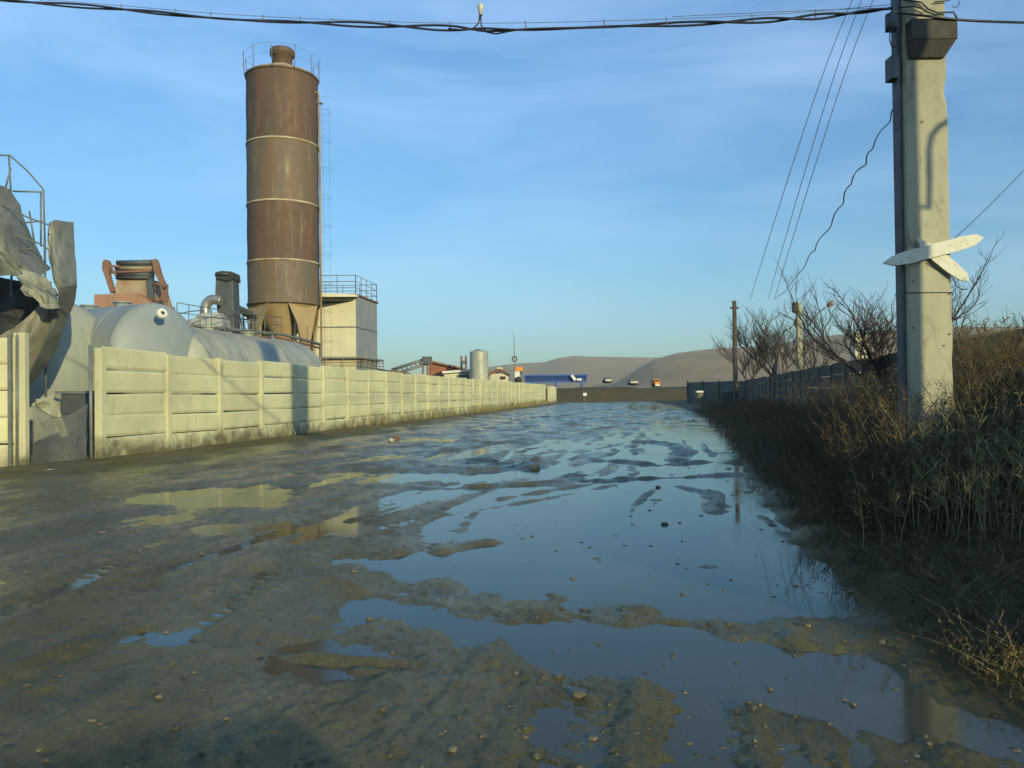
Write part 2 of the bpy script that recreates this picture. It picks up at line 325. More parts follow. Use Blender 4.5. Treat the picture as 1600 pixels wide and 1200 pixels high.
RID = [ # raised mud ridges: outline, width, height
 ([(505, 918), (700, 945), (850, 962), (1000, 968), (1180, 985), (1330, 1000)], .035, .035),
 ([(910, 958), (960, 950), (1000, 956)], .07, .05), ([(600, 922), (640, 916), (690, 914)], .09, .045),
 ([(690, 862), (730, 852), (760, 848)], .08, .05), ([(820, 732), (838, 724)], .16, .10), ([(490, 733), (560, 731), (690, 733), (740, 736), (815, 733)], .16, .07),
 ([(500, 855), (560, 850), (610, 835)], .16, .05), ([(560, 760), (700, 764), (900, 752), (1000, 748), (1150, 742)], .09, .045),
 ([(420, 930), (500, 934), (508, 900), (495, 880), (380, 884)], .12, .045), ([(400, 1018), (470, 1030), (600, 1040), (800, 1052), (920, 1100)], .05, .04),
 ([(560, 1050), (700, 1066), (900, 1090), (1000, 1105)], .05, .03), ([(900, 718), (980, 722), (1030, 728), (1100, 722)], .12, .05),
 ([(1060, 760), (1110, 770), (1120, 800)], .1, .05), ([(1020, 690), (1070, 700), (1060, 720)], .18, .06), ([(780, 780), (930, 755), (1050, 742)], .06, .035),
 ([(700, 805), (850, 780), (960, 758)], .06, .03), ([(860, 930), (1000, 962), (1060, 970)], .03, .03), ([(1080, 780), (1180, 800), (1240, 850)], .05, .02),
 ([(1215, 775), (1290, 850), (1400, 930), (1500, 985), (1570, 1040)], .11, .10), ([(1250, 1000), (1400, 1010), (1600, 1100)], .10, .05),
]
EDGE = [(1075, 640), (1100, 652), (1135, 690), (1175, 740), (1210, 780), (1262, 850), (1300, 920), (1400, 1000), (1520, 1090), (1640, 1190)]
EW = W(EDGE); EW = np.vstack([[EW[0][0] + 8, 120], EW, [3.6, -6]])
TRK = [ # tyre tracks, as driven
 [(150, 935), (300, 880), (450, 832), (600, 792), (760, 745), (900, 712), (1000, 690)],
 [(260, 960), (420, 890), (560, 838), (700, 795), (860, 745), (980, 705), (1050, 680)],
 [(520, 975), (620, 925), (760, 870), (880, 812), (980, 760), (1060, 715)],
 [(-40, 1040), (160, 1000), (380, 1010), (600, 1048), (800, 1062), (960, 1110), (1100, 1190)],
 [(1010, 735), (970, 700), (935, 672), (925, 650), (935, 636)], [(1085, 730), (1040, 695), (1000, 668), (985, 648), (985, 634)],
 [(1130, 800), (1110, 740), (1085, 700), (1060, 665), (1040, 645)],
 [(480, 730), (640, 700), (780, 676), (900, 655), (960, 640)], [(600, 735), (720, 706), (850, 682), (950, 662), (1010, 642)],
]
def track(X, Y, pts, H):
    P = W(pts); n = len(P); Q = []
    for i in range(n - 1):
        p0, p1, p2, p3 = P[max(i - 1, 0)], P[i], P[i + 1], P[min(i + 2, n - 1)]
        for t in (0, .25, .5, .75): Q.append(.5 * (2 * p1 + (p2 - p0) * t + (2 * p0 - 5 * p1 + 4 * p2 - p3) * t * t + (3 * p1 - p0 - 3 * p2 + p3) * t ** 3))
    Q = np.array(Q + [P[-1]]); D = np.full(X.shape, 9.0); SG = np.zeros(X.shape); AR = np.zeros(X.shape); acc = 0
    for i in range(len(Q) - 1):
        a = Q[i]; ab = Q[i + 1] - a; L2 = ab @ ab; ln = L2 ** .5; t = np.clip(((X - a[0]) * ab[0] + (Y - a[1]) * ab[1]) / L2, 0, 1); dx = X - a[0] - t * ab[0]; dy = Y - a[1] - t * ab[1]; d = np.hypot(dx, dy); m = d < D
        D = np.where(m, d, D); AR = np.where(m, acc + t * ln, AR); acc += ln
    fadee = np.clip(AR / .6, 0, 1) * np.clip((acc - AR) / .6, 0, 1) * np.clip(.75 + fbm(AR * .5, D * 0 + acc, 2), .25, 1.2)
    D = D + fbm(X * 5, Y * 3, 2) * .02; w = .10
    gro = -.020 * np.exp(-(D / w) ** 4) + .017 * np.exp(-((D - .19) / .06) ** 2)
    tread = .007 * np.tanh(4 * np.sin(AR * 2 * np.pi / .075 + D * 38)) * np.exp(-(D / w) ** 4) * np.clip(1.4 - Y / 12, 0, 1)
    return H + fadee * (gro + tread)
def edge_x(Y): o = np.argsort(EW[:, 1]); return np.interp(Y, EW[o, 1], EW[o, 0])
WDIR = Vector((.154, .988)).normalized()                                # along the pale fence
WA = Vector(at(157, 640, 16.0).xy)                                       # near corner post of the pale fence
def wall_x(Y): return WA.x + (Y - WA.y) * WDIR.x / WDIR.y
def height(X, Y, fine=True):
    s = X * .156 + Y * .988; t = X * .988 - Y * .156
    near = (Y > -8) & (Y < 125)
    left = np.clip((t - (wall_x(0 * Y) * .988 + 0)) / 5.0, 0, 1) if False else np.clip((X - wall_x(Y)) / 4.0, -3, 1)
    fade = 1 - np.clip((np.hypot(X, Y) - 90) / 60, 0, 1)
    H = .011 + fbm(s * .16 + 5, t * 1.4, 4) * .036 + fbm(X * 1.1, Y * .9, 4) * .013 + fbm((X * .29 + Y * .957) * .2 + 9, (X * .957 - Y * .29 + .35 * np.sin(s * .21)) * 4.5, 4) * .030 + fbm(X * 5, Y * 4, 4) * .009 + fbm(X * 19 + 3, Y * 19, 3) * .009 + fbm(X * 9 + 13, Y * 7, 4, .7) * .010
    H += np.clip(-t - .5, 0, 3) * .004 + .05 * (1 - np.clip(left, 0, 1)) + np.clip((-X - 1) * .004, 0, .02)
    # tyre ruts running down the road, drifting sideways
    wob = fbm(s * .10, s * 0 + 3, 2) * 2.2
    for r0 in (-3.6, -2.2, -1.1, -.2, .5, 1.3, 2.1, 2.9):
        d = t - r0 - wob * (.5 + .25 * math.sin(r0 * 5)) - .03 * r0 * (s - 8) * .4; H += (-.042 * np.exp(-(d / .10) ** 2) * (1 + .5 * np.sign(np.sin(s * 42 + d * 25)) * np.clip(1 - Y / 18, 0, 1)) + .024 * (np.exp(-((d - .22) / .07) ** 2) + np.exp(-((d + .22) / .07) ** 2))) * np.clip(.5 + 1.2 * fbm(s * .25, t * 0 + r0 * 3, 2), 0, 1.2) * np.exp(-np.abs(wob * 0))
    for P, a in PUD:
        Pw = W(P); sc = .02 * np.maximum(Y, 2) ; D = dseg(X, Y, Pw, True); ins = inside(X, Y, Pw); sd = np.where(ins, D, -D)
        m = 1 / (1 + np.exp(-np.clip((sd + fbm(X * 2.2, Y * 1.3, 3) * sc * 2.5) / sc * 2.2, -30, 30)))
        H -= a * m * np.where(a > .7, .055, .05)
    for P in TRK: H = track(X, Y, P, H)
    H = H + .010 * np.clip((5.2 - Y) / 1.5, 0, 1) * (Y > 0)
    for P, wd, hh in RID:
        Pw = W(P); D = dseg(X, Y, Pw) + fbm(X * 3, Y * 3, 3) * wd * .6; amp = np.clip(.75 + 1.5 * fbm(X * 2.3 + 40, Y * 2.3, 3), .1, 1.3); wd = wd * 1.3; H = np.maximum(H, (hh * .9) * amp * np.exp(-(D / wd) ** 2) - .02) + hh * .3 * np.exp(-(D / wd / 1.5) ** 2)
    e = X - edge_x(Y); b = np.clip(e / 1.6, 0, 1); b = b * b * (3 - 2 * b)
    H = H + b * (.10 + .14 * np.clip(e / 4, 0, 1)) + b * (fbm(X * 1.7, Y * 1.7, 4) * .10 + fbm(X * 6, Y * 6, 4) * .07 + fbm(X * 22, Y * 22, 3) * .025)
    return np.where(near, H * fade, 0) + (1 - fade) * .02, np.clip(e / .55 + .55 + .5 * fbm(X * 2, Y * 2, 3), 0, 1)
r = [0.6]
while r[-1] < 6500:
    q = r[-1]; r.append(q * (1.006 if 1.8 < q < 22 else 1.03 if q <= 1.8 else 1.013 if q < 130 else 1.10))
r = np.array(r)
ang = np.concatenate([np.linspace(-46, 46, 760), np.linspace(49, 311, 60)[:-1]])     # degrees clockwise from +Y
A, RR = np.meshgrid(np.radians(ang), r); X = RR * np.sin(A); Y = RR * np.cos(A)
Z, B = height(X, Y); V = np.stack([X, Y, Z], -1).reshape(-1, 3); nr, na = X.shape
V = np.vstack([V, [[0, 0, 0.03]]]); i, j = np.meshgrid(np.arange(nr - 1), np.arange(na), indexing='ij'); j2 = (j + 1) % na
Fq = np.stack([i * na + j, i * na + j2, (i + 1) * na + j2, (i + 1) * na + j], -1).reshape(-1, 4)[:, ::-1]
g = np_mesh('ground', V, Fq, M['mud'], True); tag(g, kind='structure')
# fill the disc under the camera
me = g.data
bk = me.attributes.new('bank', 'FLOAT', 'POINT'); bk.data.foreach_set('value', np.append(np.where((Y > -8) & (Y < 118), B, .8).ravel(), 0).astype(np.float32))
dd = np.clip(1 - (X - wall_x(Y)) / (2.2 + 1.2 * fbm(X * .7, Y * .4, 3)), 0, 1) * (Y > 5) * (Y < 110); dd = np.where(X < wall_x(Y), 1, dd); dd = np.where(Y > 110, .8, dd)
dy = me.attributes.new('dry', 'FLOAT', 'POINT'); dy.data.foreach_set('value', np.append(dd.ravel(), 0).astype(np.float32))
def gh(x, y): return float(height(np.array([x]), np.array([y]))[0][0])
# one level sheet of water that fills every hollow of the road
ys = np.concatenate([np.linspace(-1, 30, 40), np.linspace(32, 100, 20)]); rows = [(wall_x(y) + .6 if y > 14 else -9.0, y, edge_x(y) + 1.3) for y in ys]
V = np.array([[x, y, 0.0] for a, y, b in rows for x in (a, b)]); Fq = np.array([[2 * n, 2 * n + 1, 2 * n + 3, 2 * n + 2] for n in range(len(rows) - 1)])
tag(np_mesh('puddle_water', V, Fq, M['water'], True), kind='structure')

# ---------------------------------------------------------------- hills
def hill(name, prof, Y0, Y1, seed, rel=1.0):
    n = 260; m = 60; px = np.linspace(prof[0][0], prof[-1][0], n); py = np.interp(px, [p[0] for p in prof], [p[1] for p in prof])
    V = []
    for a, b in zip(px, py):
        top = at(a, b, Y1); 
        for q in range(m):
            f = q / (m - 11) ; Yq = Y0 + (Y1 - Y0) * f; x = top.x / Y1 * Yq
            hh = math.sin(min(f, 1) * math.pi / 2) ** 1.3 * (f <= 1) + (1 - ((f - 1) * 3) ** 2) * (f > 1)
            V.append((x, Yq, max(top.z, .5) * hh, f))
    V = np.array(V); x, y, z, f = V.T
    gul = fbm(x * .0045 + seed + y * .003, y * .0012, 5, .55); gul2 = fbm(x * .02 + seed, y * .004, 4)
    z = z + rel * (gul * 26 * np.clip(f, 0, 1) * (1 - np.clip(f, 0, 1) ** 3) + gul2 * 9 * np.clip(f, 0, 1) * (1.02 - np.clip(f, 0, 1))); z = z - 1.5
    i, j = np.meshgrid(np.arange(n - 1), np.arange(m - 1), indexing='ij')
    Fq = np.stack([i * m + j, (i + 1) * m + j, (i + 1) * m + j + 1, i * m + j + 1], -1).reshape(-1, 4)
    return tag(np_mesh(name, np.stack([x, y, z], -1), Fq, M['hill'], True), kind='structure')
hill('far_hills', [(-500, 600), (300, 596), (620, 590), (700, 583), (760, 576), (800, 572), (850, 570), (872, 563), (900, 559), (960, 560), (1010, 561), (1080, 562), (1200, 562)], 1500, 2900, 3)
hill('near_hill', [(900, 618), (960, 600), (1000, 573), (1022, 561), (1060, 552), (1120, 545), (1200, 541), (1240, 533), (1300, 527), (1370, 522), (1450, 518), (1600, 514), (2000, 506), (2600, 530)], 700, 1500, 11)

# ---------------------------------------------------------------- precast fences
def bay(mb, P, Q, H, rows, rnd, z0=0, broken=False):
    """planks of one bay between posts at P and Q"""
    d = (Q - P); Ln = d.length; d.normalize(); n = Vector((d.y, -d.x, 0)); ph = H / rows
    for r_ in range(rows):
        o = rnd.uniform(-.016, .016); tl = rnd.uniform(-.016, .014); tl2 = rnd.uniform(-.016, .014); g0 = .007 + rnd.random() * .006
        zb = z0 + r_ * ph + g0; zt = z0 + (r_ + 1) * ph - g0
        if broken and r_ == 2: tl -= .035
        a = P + d * .03; b = Q - d * .03
        prof = [(-.03, zb), (.012, zb), (.035, zb + .05), (.035, zt - .05), (.012, zt), (-.03, zt)]
        K = len(prof); VV = [a + n * (u + o) + Vector((0, 0, v + (tl if v > (zb + zt) / 2 or r_ else 0))) for u, v in prof] + [b + n * (u + o + tl * .5) + Vector((0, 0, v + tl2)) for u, v in prof]
        mb.add(VV, [tuple(range(K)), tuple(range(2 * K - 1, K - 1, -1))] + [(i_, K + i_, K + (i_ + 1) % K, (i_ + 1) % K) for i_ in range(K)])
def fence(name, label, P0, dirv, nb, sp, H, rows, mp, mpost, seed, cat='fence', skip=(), hvar=.03, sl=0):
    rnd = random.Random(seed); root = thing(name, (P0.x, P0.y, 0), label, cat); d = Vector((dirv[0], dirv[1], 0)).normalized(); n = Vector((d.y, -d.x, 0))
    ro = Matrix.Rotation(math.atan2(d.y, d.x), 3, 'Z')
    for i_ in range(nb + 1):
        p = Vector((P0.x, P0.y, 0)) + d * sp * i_; dh = rnd.uniform(-hvar, hvar); lean = rnd.uniform(-.014, .014)
        if i_ not in skip or i_ - 1 not in skip:
            mb = MB(); rr = ro @ Matrix.Rotation(lean, 3, 'Y'); mb.box(p + Vector((0, 0, (H - .01) / 2 - .1)), (.17, .15, H + .2 + dh), rr); mb.build('post', mpost, root, .012)
        if i_ < nb and i_ not in skip:
            mb = MB(); bay(mb, p + d * .05, p + d * (sp - .05), H + rnd.uniform(-hvar, hvar), rows, rnd, 0.0 if i_ else .02, broken=(i_ in (0, 3, 9))); mb.build('panel', mp, root)
    return root
FD = (WDIR.x, WDIR.y); SP = 2.3
fl = fence('concrete_fence', 'long pale sunlit precast concrete fence running down the left side of the muddy road', WA, FD, 34, SP, 2.3, 5, M['fence'], M['post'], 5, skip=())
# steel angle on the corner post
mb = MB(); mb.tube([(WA.x - .16, WA.y - .05, 0), (WA.x - .17, WA.y - .05, 2.36)], .035, 8); mb.build('corner_pipe', M['rail'], fl)
e1 = WA + WDIR * SP * 34; e2 = e1 + WDIR * 3.6
fence('concrete_fence', 'short detached piece of pale concrete fence just past the gap at the far end', e2, FD, 3, 3.0, 2.15, 4, M['fence'], M['post'], 9, hvar=.06)
# near stub at the left edge
q = at(38, 640, 14.6); st = thing('concrete_fence', (q.x, q.y, 0), 'short stub of pale fence at the left edge before the mesh-closed gap', 'fence')
dv = Vector((-.97, -.24, 0)).normalized(); a = Vector((q.x, q.y, 0)) + dv * .12
mb = MB(); rnd = random.Random(2); bay(mb, a + dv * 2.4, a, 2.42, 5, rnd, 0); mb.build('panel', M['fence'], st)
for px_, w_ in ((27, .05), (37, .13)):
    p = at(px_, 640, 14.55); mb = MB(); mb.box((p.x, p.y, 1.2), (w_, .14, 2.6)); mb.build('post', M['post'], st, .01)
p = at(16, 640, 14.45); mb = MB(); mb.box((p.x, p.y, 1.2), (.06, .06, 2.5)); mb.tube([(p.x + .12, p.y, 0), (p.x + .13, p.y, 2.45)], .025, 6); mb.build('steel_upright', M['rail'], st)
# chain link mesh in the gap
cl = thing('mesh_fence', (q.x + .8, q.y + .6, 0), 'low sagging chain-link mesh closing the gap between the two pale fence ends', 'fence')
a = Vector((q.x + .08, q.y + .05, 0)); b = Vector((WA.x - .2, WA.y - .1, 0)); LL = (b - a).length; dd_ = (b - a).normalized(); mb = MB()
nn = 26; hh = 1.15
def cp(u, v): top = hh * (1 - .22 * math.sin(math.pi * u)); return a + dd_ * LL * u + Vector((.03 * math.sin(9 * u), .05 * math.sin(5 * u + v), .03 + v * top))
for s_ in (1, -1):
    for i_ in range(-18, nn + 18):
        pts = []
        for t_ in range(13):
            v = t_ / 12; u = (i_ + s_ * v * 14) / nn
            if 0 <= u <= 1: pts.append(cp(u, v))
        if len(pts) > 1: mb.tube(pts, .0055, 3, cap=False)
mb.build('wire_mesh', M['pipe'], cl)
mb = MB(); mb.tube([cp(i_ / 12, 1) for i_ in range(13)], .010, 5); mb.build('top_wire', M['rail'], cl)

# dark fence on the right, in its own shade
RDV = Vector((.209, .978)); RA = Vector((9.0 - .214 * 10.2, 3.8)) - RDV * 5.8
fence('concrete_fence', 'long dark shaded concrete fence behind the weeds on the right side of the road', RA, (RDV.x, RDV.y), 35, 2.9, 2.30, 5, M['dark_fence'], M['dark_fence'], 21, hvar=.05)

# ---------------------------------------------------------------- near utility pole
PY = 7.5; pl = at(1423, 600, PY); pr = at(1489, 600, PY); PX = (pl.x + pr.x) / 2; PW = pr.x - pl.x; PD = .24
up = thing('utility_pole', (PX, PY + PD / 2, 0), 'big square concrete utility pole among the weeds with white boards nailed across it', 'utility pole')
def octa(mb, x, y, z0, z1, w0, d0, w1, d1, ch, seg=30, seed=1, chips=()):
    rnd = random.Random(seed); V = []; n = 8
    for i_ in range(seg + 1):
        t_ = i_ / seg; z = z0 + (z1 - z0) * t_; a_ = (w0 + (w1 - w0) * t_) / 2; b_ = (d0 + (d1 - d0) * t_) / 2
        c_ = ch * (1 + rnd.uniform(-.35, .35)); cc = [c_ * (1 + rnd.uniform(-.3, .3)) for _ in range(4)]
        for (zc, hc, dc, k_) in chips:
            if abs(z - zc) < hc: cc[k_] += dc * (1 - abs(z - zc) / hc) ** .5
        V += [(x - a_ + cc[0], y - b_, z), (x + a_ - cc[1], y - b_, z), (x + a_, y - b_ + cc[1], z), (x + a_, y + b_ - cc[2], z), (x + a_ - cc[2], y + b_, z), (x - a_ + cc[3], y + b_, z), (x - a_, y + b_ - cc[3], z), (x - a_, y - b_ + cc[0], z)]
    fs = [(i_ * n + q_, i_ * n + (q_ + 1) % n, (i_ + 1) * n + (q_ + 1) % n, (i_ + 1) * n + q_) for i_ in range(seg) for q_ in range(n)]
    mb.add(V, fs + [tuple(range(n))[::-1], tuple(seg * n + q_ for q_ in range(n))]); return mb
zat = lambda py, Y=PY, px=1450: at(px, py, Y).z
octa(MB(), PX, PY + PD / 2, -.2, 9.2, PW + .03, PD, PW - .01, PD - .02, .016, 70, 3, chips=[(zat(140), .14, .055, 1), (zat(560), .06, .02, 1), (zat(275), .05, .02, 1), (zat(480), .04, .018, 1)]).build('shaft', M['pole'], up)
# steel box / bracket round the head of the pole
a0 = at(1424, 38, PY - .1); a1 = at(1497, 68, PY - .1)
mb = MB(); xl, xr = a0.x, a1.x; zt, zb = zat(36), zat(68)
y0 = PY - .10
mb.hexa([(xl, y0, zb), (xr, y0, zb), (xr, PY + PD + .06, zb), (xl, PY + PD + .06, zb), (xl, y0, zt), (xr, y0, zt), (xr, PY + PD + .06, zt), (xl, PY + PD + .06, zt)])
z2 = zat(92); mb.hexa([(xl + .02, PY - .03, z2), (xr - .09, PY - .03, z2), (xr - .09, PY + PD + .03, z2), (xl + .02, PY + PD + .03, z2), (xl, y0, zb - .003), (xr - .01, y0, zb - .003), (xr - .01, PY + PD + .05, zb - .003), (xl, PY + PD + .05, zb - .003)])
mb.build('head_bracket', mat('bracket_steel', (.07, .065, .055), (.045, .042, .036), rough=.85, sc=4, bump=.3), up, .006)
x0 = at(1400, 60, PY).x
mb = MB(); mb.box((x0 - .015, PY + .05, zat(30)), (.07, .12, .15)); mb.tube([(x0 - .05, PY, zat(22)), (x0 - .05, PY, zat(46))], .045, 10); mb.build('insulator', M['darkgrey'], up)
mb = MB(); mb.box((x0 - .005, PY + .08, zat(102)), (.07, .14, .22)); mb.build('side_bracket', M['darkgrey'], up, .006)
mb = MB(); mb.tube([at(1395 + dx, y_, PY - .05) for dx, y_ in ((2, 40), (-4, 50), (-5, 62), (-2, 72), (4, 73))], .006, 5); mb.build('wire_loop', M['wire'], up)
mb = MB(); mb.box((x0 + .045, PY + .10, 4.4), (.035, .10, 8.8)); mb.build('shade_strip', M['darkgrey'], up)  # dark strip standing in for the shaft's unlit left face
mb = MB(); mb.tube([at(*p, PY - .02) for p in ((1411, 0), (1440, 4), (1450, 14), (1465, 20), (1490, 19), (1496, 30))], .009, 5); mb.tube([at(*p, PY - .03) for p in ((1402, 12), (1430, 10), (1447, 16), (1436, 24), (1404, 20))], .008, 5)
mb.tube([at(1487, 10, PY), at(1495, 12, PY), at(1500, 2, PY)], .004, 4)
mb.tube([at(*p, PY - .02) for p in ((1460, 3), (1482, 1), (1500, -10))], .006, 4); mb.build('tangled_wires', M['wire'], up)
# band clamps and small holes
for yy in (457,):
    mb = MB(); z_ = zat(yy)
    mb.tube([(PX - PW / 2 - .02, PY + PD, z_ + .004), (PX - PW / 2 - .014, PY - .006, z_), (PX + PW / 2 + .008, PY - .006, z_ + (.03 if yy == 507 else -.002)), (PX + PW / 2 + .02, PY + PD, z_)], .004, 4); mb.build('band_wire', M['darkgrey'], up)
mb = MB()
for a_, b_ in ((1427, 512), (1427, 440), (1484, 459), (1484, 522), (1475, 540), (1441, 190), (1404, 387)):
    p = at(a_, b_, PY - .004); mb.tube([p, p + Vector((0, -.006, 0))], .008, 6)
mb.build('bolt', M['darkin'], up)
# white pointed boards
def board(name, P, Q, wd, Y, th, label, tip=.5, holes=0):
    a_ = at(*P, Y); b_ = at(*Q, Y); d_ = (b_ - a_); L_ = d_.length; d_.normalize(); n_ = Vector((-d_.z, 0, d_.x)); s_ = wd / 2
    prof = [a_ + n_ * .006, a_ + d_ * .10 + n_ * s_ * .75, a_ + d_ * .22 + n_ * s_ * .98, b_ - d_ * .2 * tip * 2 + n_ * s_, b_ - d_ * .06 + n_ * s_ * .8, b_ + n_ * .0, b_ - d_ * .08 - n_ * s_ * .75, b_ - d_ * .22 - n_ * s_, a_ + d_ * .25 - n_ * s_, a_ + d_ * .09 - n_ * s_ * .7]
    mb = MB(); mb.prism(prof, (0, th, 0)); o = mb.build(name, M['board'], None, .004); tag(o, label, 'board', 'white pointed boards nailed to the pole'); return o
board('wooden_board', (1380, 412), (1538, 371), .125, PY - .075, .022, 'longer white pointed board nailed nearly level across the pole')
board('wooden_board', (1432, 373), (1515, 440), .125, PY - .045, .022, 'shorter white pointed board slanting down right behind the level one')
mb = MB(); mb.tube([at(*p, PY - .03) for p in ((1452, 408), (1470, 420), (1488, 434), (1495, 447), (1502, 452), (1512, 452))], .005, 5)
mb.build('bent_wire', M['darkin'], up)

# second pole behind the camera to the right, with the bent pipe whose shadow falls on the near pole
T2 = 6.2; c3 = Vector((PX - .36, PY, 0)) + Vector((SAZ.x, SAZ.y, 0)) * T2; c2 = Vector((PX - .13, PY, 0)) + Vector((SAZ.x, SAZ.y, 0)) * T2
p2 = thing('lamp_pole', (c3.x, c3.y, 0), 'concrete lamp pole with a bent pipe arm, standing outside the frame on the right', 'lamp pole')
octa(MB(), c3.x, c3.y, -.2, 10.5, .48, .22, .46, .2, .02, 12, 4).build('shaft', M['pole'], p2)
def shadow_src(px, py): return at(px, py, PY) + SUNV * (T2 / math.cos(R(SUN_EL)))
mb = MB(); mb.tube([shadow_src(*p) for p in ((1500, 180), (1484, 188), (1468, 197), (1456, 212), (1452, 235), (1453, 270), (1452, 325), (1430, 321))], .028, 8); mb.build('pipe_arm', M['pipe'], p2)

# unseen car shape added behind the camera to throw the lower-left shadow
cw = Vector((1.65, -2.75, 0)); car = thing('parked_car', cw, 'unseen dark hatchback added behind the camera to cast the lower-left shadow', 'car', rz=R(28)); mb = MB()
bodyp = [(-1.95, .35), (-2.0, .75), (-1.75, 1.0), (-1.35, 1.42), (.35, 1.45), (1.0, 1.0), (1.9, .85), (2.0, .45), (1.9, .3)]
Mc = Matrix.Translation(cw) @ Matrix.Rotation(R(28), 4, 'Z')
mb.prism([Mc @ Vector((-.82, x_, z_)) for x_, z_ in bodyp], Mc.to_3x3() @ Vector((1.64, 0, 0))); mb.build('body', M['darkgrey'], car, .08)
for sx in (-.78, .78):
    for sy in (-1.25, 1.25):
        c_ = Mc @ Vector((sx, sy, .3)); ax = Mc.to_3x3() @ Vector((.1, 0, 0)); mb = MB(); mb.tube([c_ - ax, c_ + ax], .3, 20); mb.build('wheel', M['tyre'], car, .02)

# ---------------------------------------------------------------- overhead lines
def spline(P, n=10):
    out = []
    for i_ in range(len(P) - 1):
        p0 = P[max(i_ - 1, 0)]; p1 = P[i_]; p2_ = P[i_ + 1]; p3 = P[min(i_ + 2, len(P) - 1)]
        for k_ in range(n):
            t_ = k_ / n; out.append(.5 * ((2 * p1) + (p2_ - p0) * t_ + (2 * p0 - 5 * p1 + 4 * p2_ - p3) * t_ ** 2 + (3 * p1 - p0 - 3 * p2_ + p3) * t_ ** 3))
    return out + [P[-1]]
def YC(x): return 9.4 - 1.95 * x / 1395
CP = [(-160, -18), (0, -1), (180, 14), (350, 29), (530, 37), (700, 44), (800, 47), (1000, 40), (1180, 32), (1300, 24), (1395, 13)]
oc = thing('overhead_cable', at(700, 44, YC(700)), 'thick sagging overhead cable bundle crossing the top of the view to the pole', 'cable')
for k_ in range(2):
    pts = spline([at(x, y + (2.2 * math.sin(x * .021 + k_ * 2.6)) , YC(x)) for x, y in CP], 14)
    pts = [p + Vector((0, .012 * math.cos(i_ * .35 + k_ * 3.1), .012 * math.sin(i_ * .35 + k_ * 3.1))) for i_, p in enumerate(pts)]
    MB().tube(pts, .0115, 6).build('cable', M['wire'], oc)
TP = [(-160, -22), (0, -6), (180, 8), (350, 22), (530, 31), (700, 36), (900, 34), (1180, 24), (1395, 7)]
MB().tube(spline([at(x, y, YC(x)) for x, y in TP], 10), .0032, 4).build('messenger_wire', M['thinwire'], oc)
for x in (65, 190, 275, 330, 412, 470, 520, 610, 704, 822, 945, 1042, 1176, 1275):
    y = np.interp(x, [p[0] for p in CP], [p[1] for p in CP]); y2 = np.interp(x, [p[0] for p in TP], [p[1] for p in TP])
    mb = MB(); mb.tube([at(x, y + 2, YC(x)), at(x - 1, y2 - 2, YC(x))], .006, 4); mb.build('clip', M['thinwire'], oc)
mb = MB(); Yk = YC(750); mb.tube([at(*p, Yk) for p in ((700, 45), (725, 47), (740, 44), (748, 36), (750, 22))], .009, 6); mb.tube([at(*p, Yk) for p in ((751, 24), (752, 40), (760, 50), (775, 53), (795, 49), (820, 45))], .008, 6); mb.build('drop_lead', M['wire'], oc)
mb = MB(); c_ = at(751, 15, Yk); mb.lathe(c_, [(.0, -.06), (.02, -.06), (.024, -.01), (.03, .0), (.033, .03), (.03, .055), (0, .06)], 14); mb.build('lamp_socket', M['lampglass'], oc)
def line(name, label, pts, r_, m_, grp=None, n=8):
    o = MB().tube(spline(pts, n), r_, 4).build(name, m_); tag(o, label, 'wire', grp); return o
line('overhead_cable', 'thick black cable leaving the pole towards the right edge', [at(1402, 20, PY - .1), at(1440, 24, PY - .12), at(1500, 31, PY - .1), at(1560, 34, PY), at(1640, 36, PY + .3)], .013, M['wire'])
line('power_line', 'thin wire running left from the pole just above the cable bundle', [at(1390, 12, PY), at(1250, 17, PY + .5), at(1050, 26, PY + 1)], .003, M['thinwire'])
for (lab, tx, bx, rr_) in (('leftmost of the thin power lines rising steeply towards the upper right', 1352, 1172, .014), ('middle thin power line rising steeply towards the upper right', 1365, 1200, .011), ('rightmost straight power line, nearest the pole', 1384, 1210, .013)):
    P = []
    for t_, Yd in ((0, 8.5), (.3, 12), (.55, 17), (.75, 24), (.9, 38), (1, 60)):
        yv = (-50) + (468 + 50) * t_; xv = tx + (bx - tx) * (t_ ** .88) ; P.append(at(xv, yv, Yd))
    s_ = spline(P, 8); o = MB().tube(s_, [.0032 + (.012) * i_ / len(s_) for i_ in range(len(s_))], 4).build('power_line', M['thinwire']); tag(o, lab, 'wire', 'power lines running down the road')
P = [at(x, y, Yd) for x, y, Yd in ((1399, 165, 7.6), (1388, 190, 8), (1362, 230, 9), (1352, 255, 9.6), (1330, 285, 11), (1318, 310, 12), (1300, 345, 14), (1275, 385, 18), (1262, 405, 21), (1235, 445, 30), (1212, 467, 45))]
P = [p + Vector((0, 0, rng.uniform(-.02, .02))) for p in P]; s_ = spline(P, 6); s2 = [p + Vector((.012 * math.cos(i_), 0, .012 * math.sin(i_))) * (1 + i_ / 30) for i_, p in enumerate(s_)]
mb = MB(); mb.tube(s2, [.006 + .010 * i_ / len(s_) for i_ in range(len(s_))], 4); tag(mb.build('drop_cable', M['thinwire']), 'kinked twisted cable hanging from the left side of the pole down the road', 'cable')
line('power_line', 'thin wire climbing from behind the pole to the right edge', [at(1492, 372, PY + .5), at(1545, 322, PY + .3), at(1640, 225, PY)], .004, M['thinwire'])

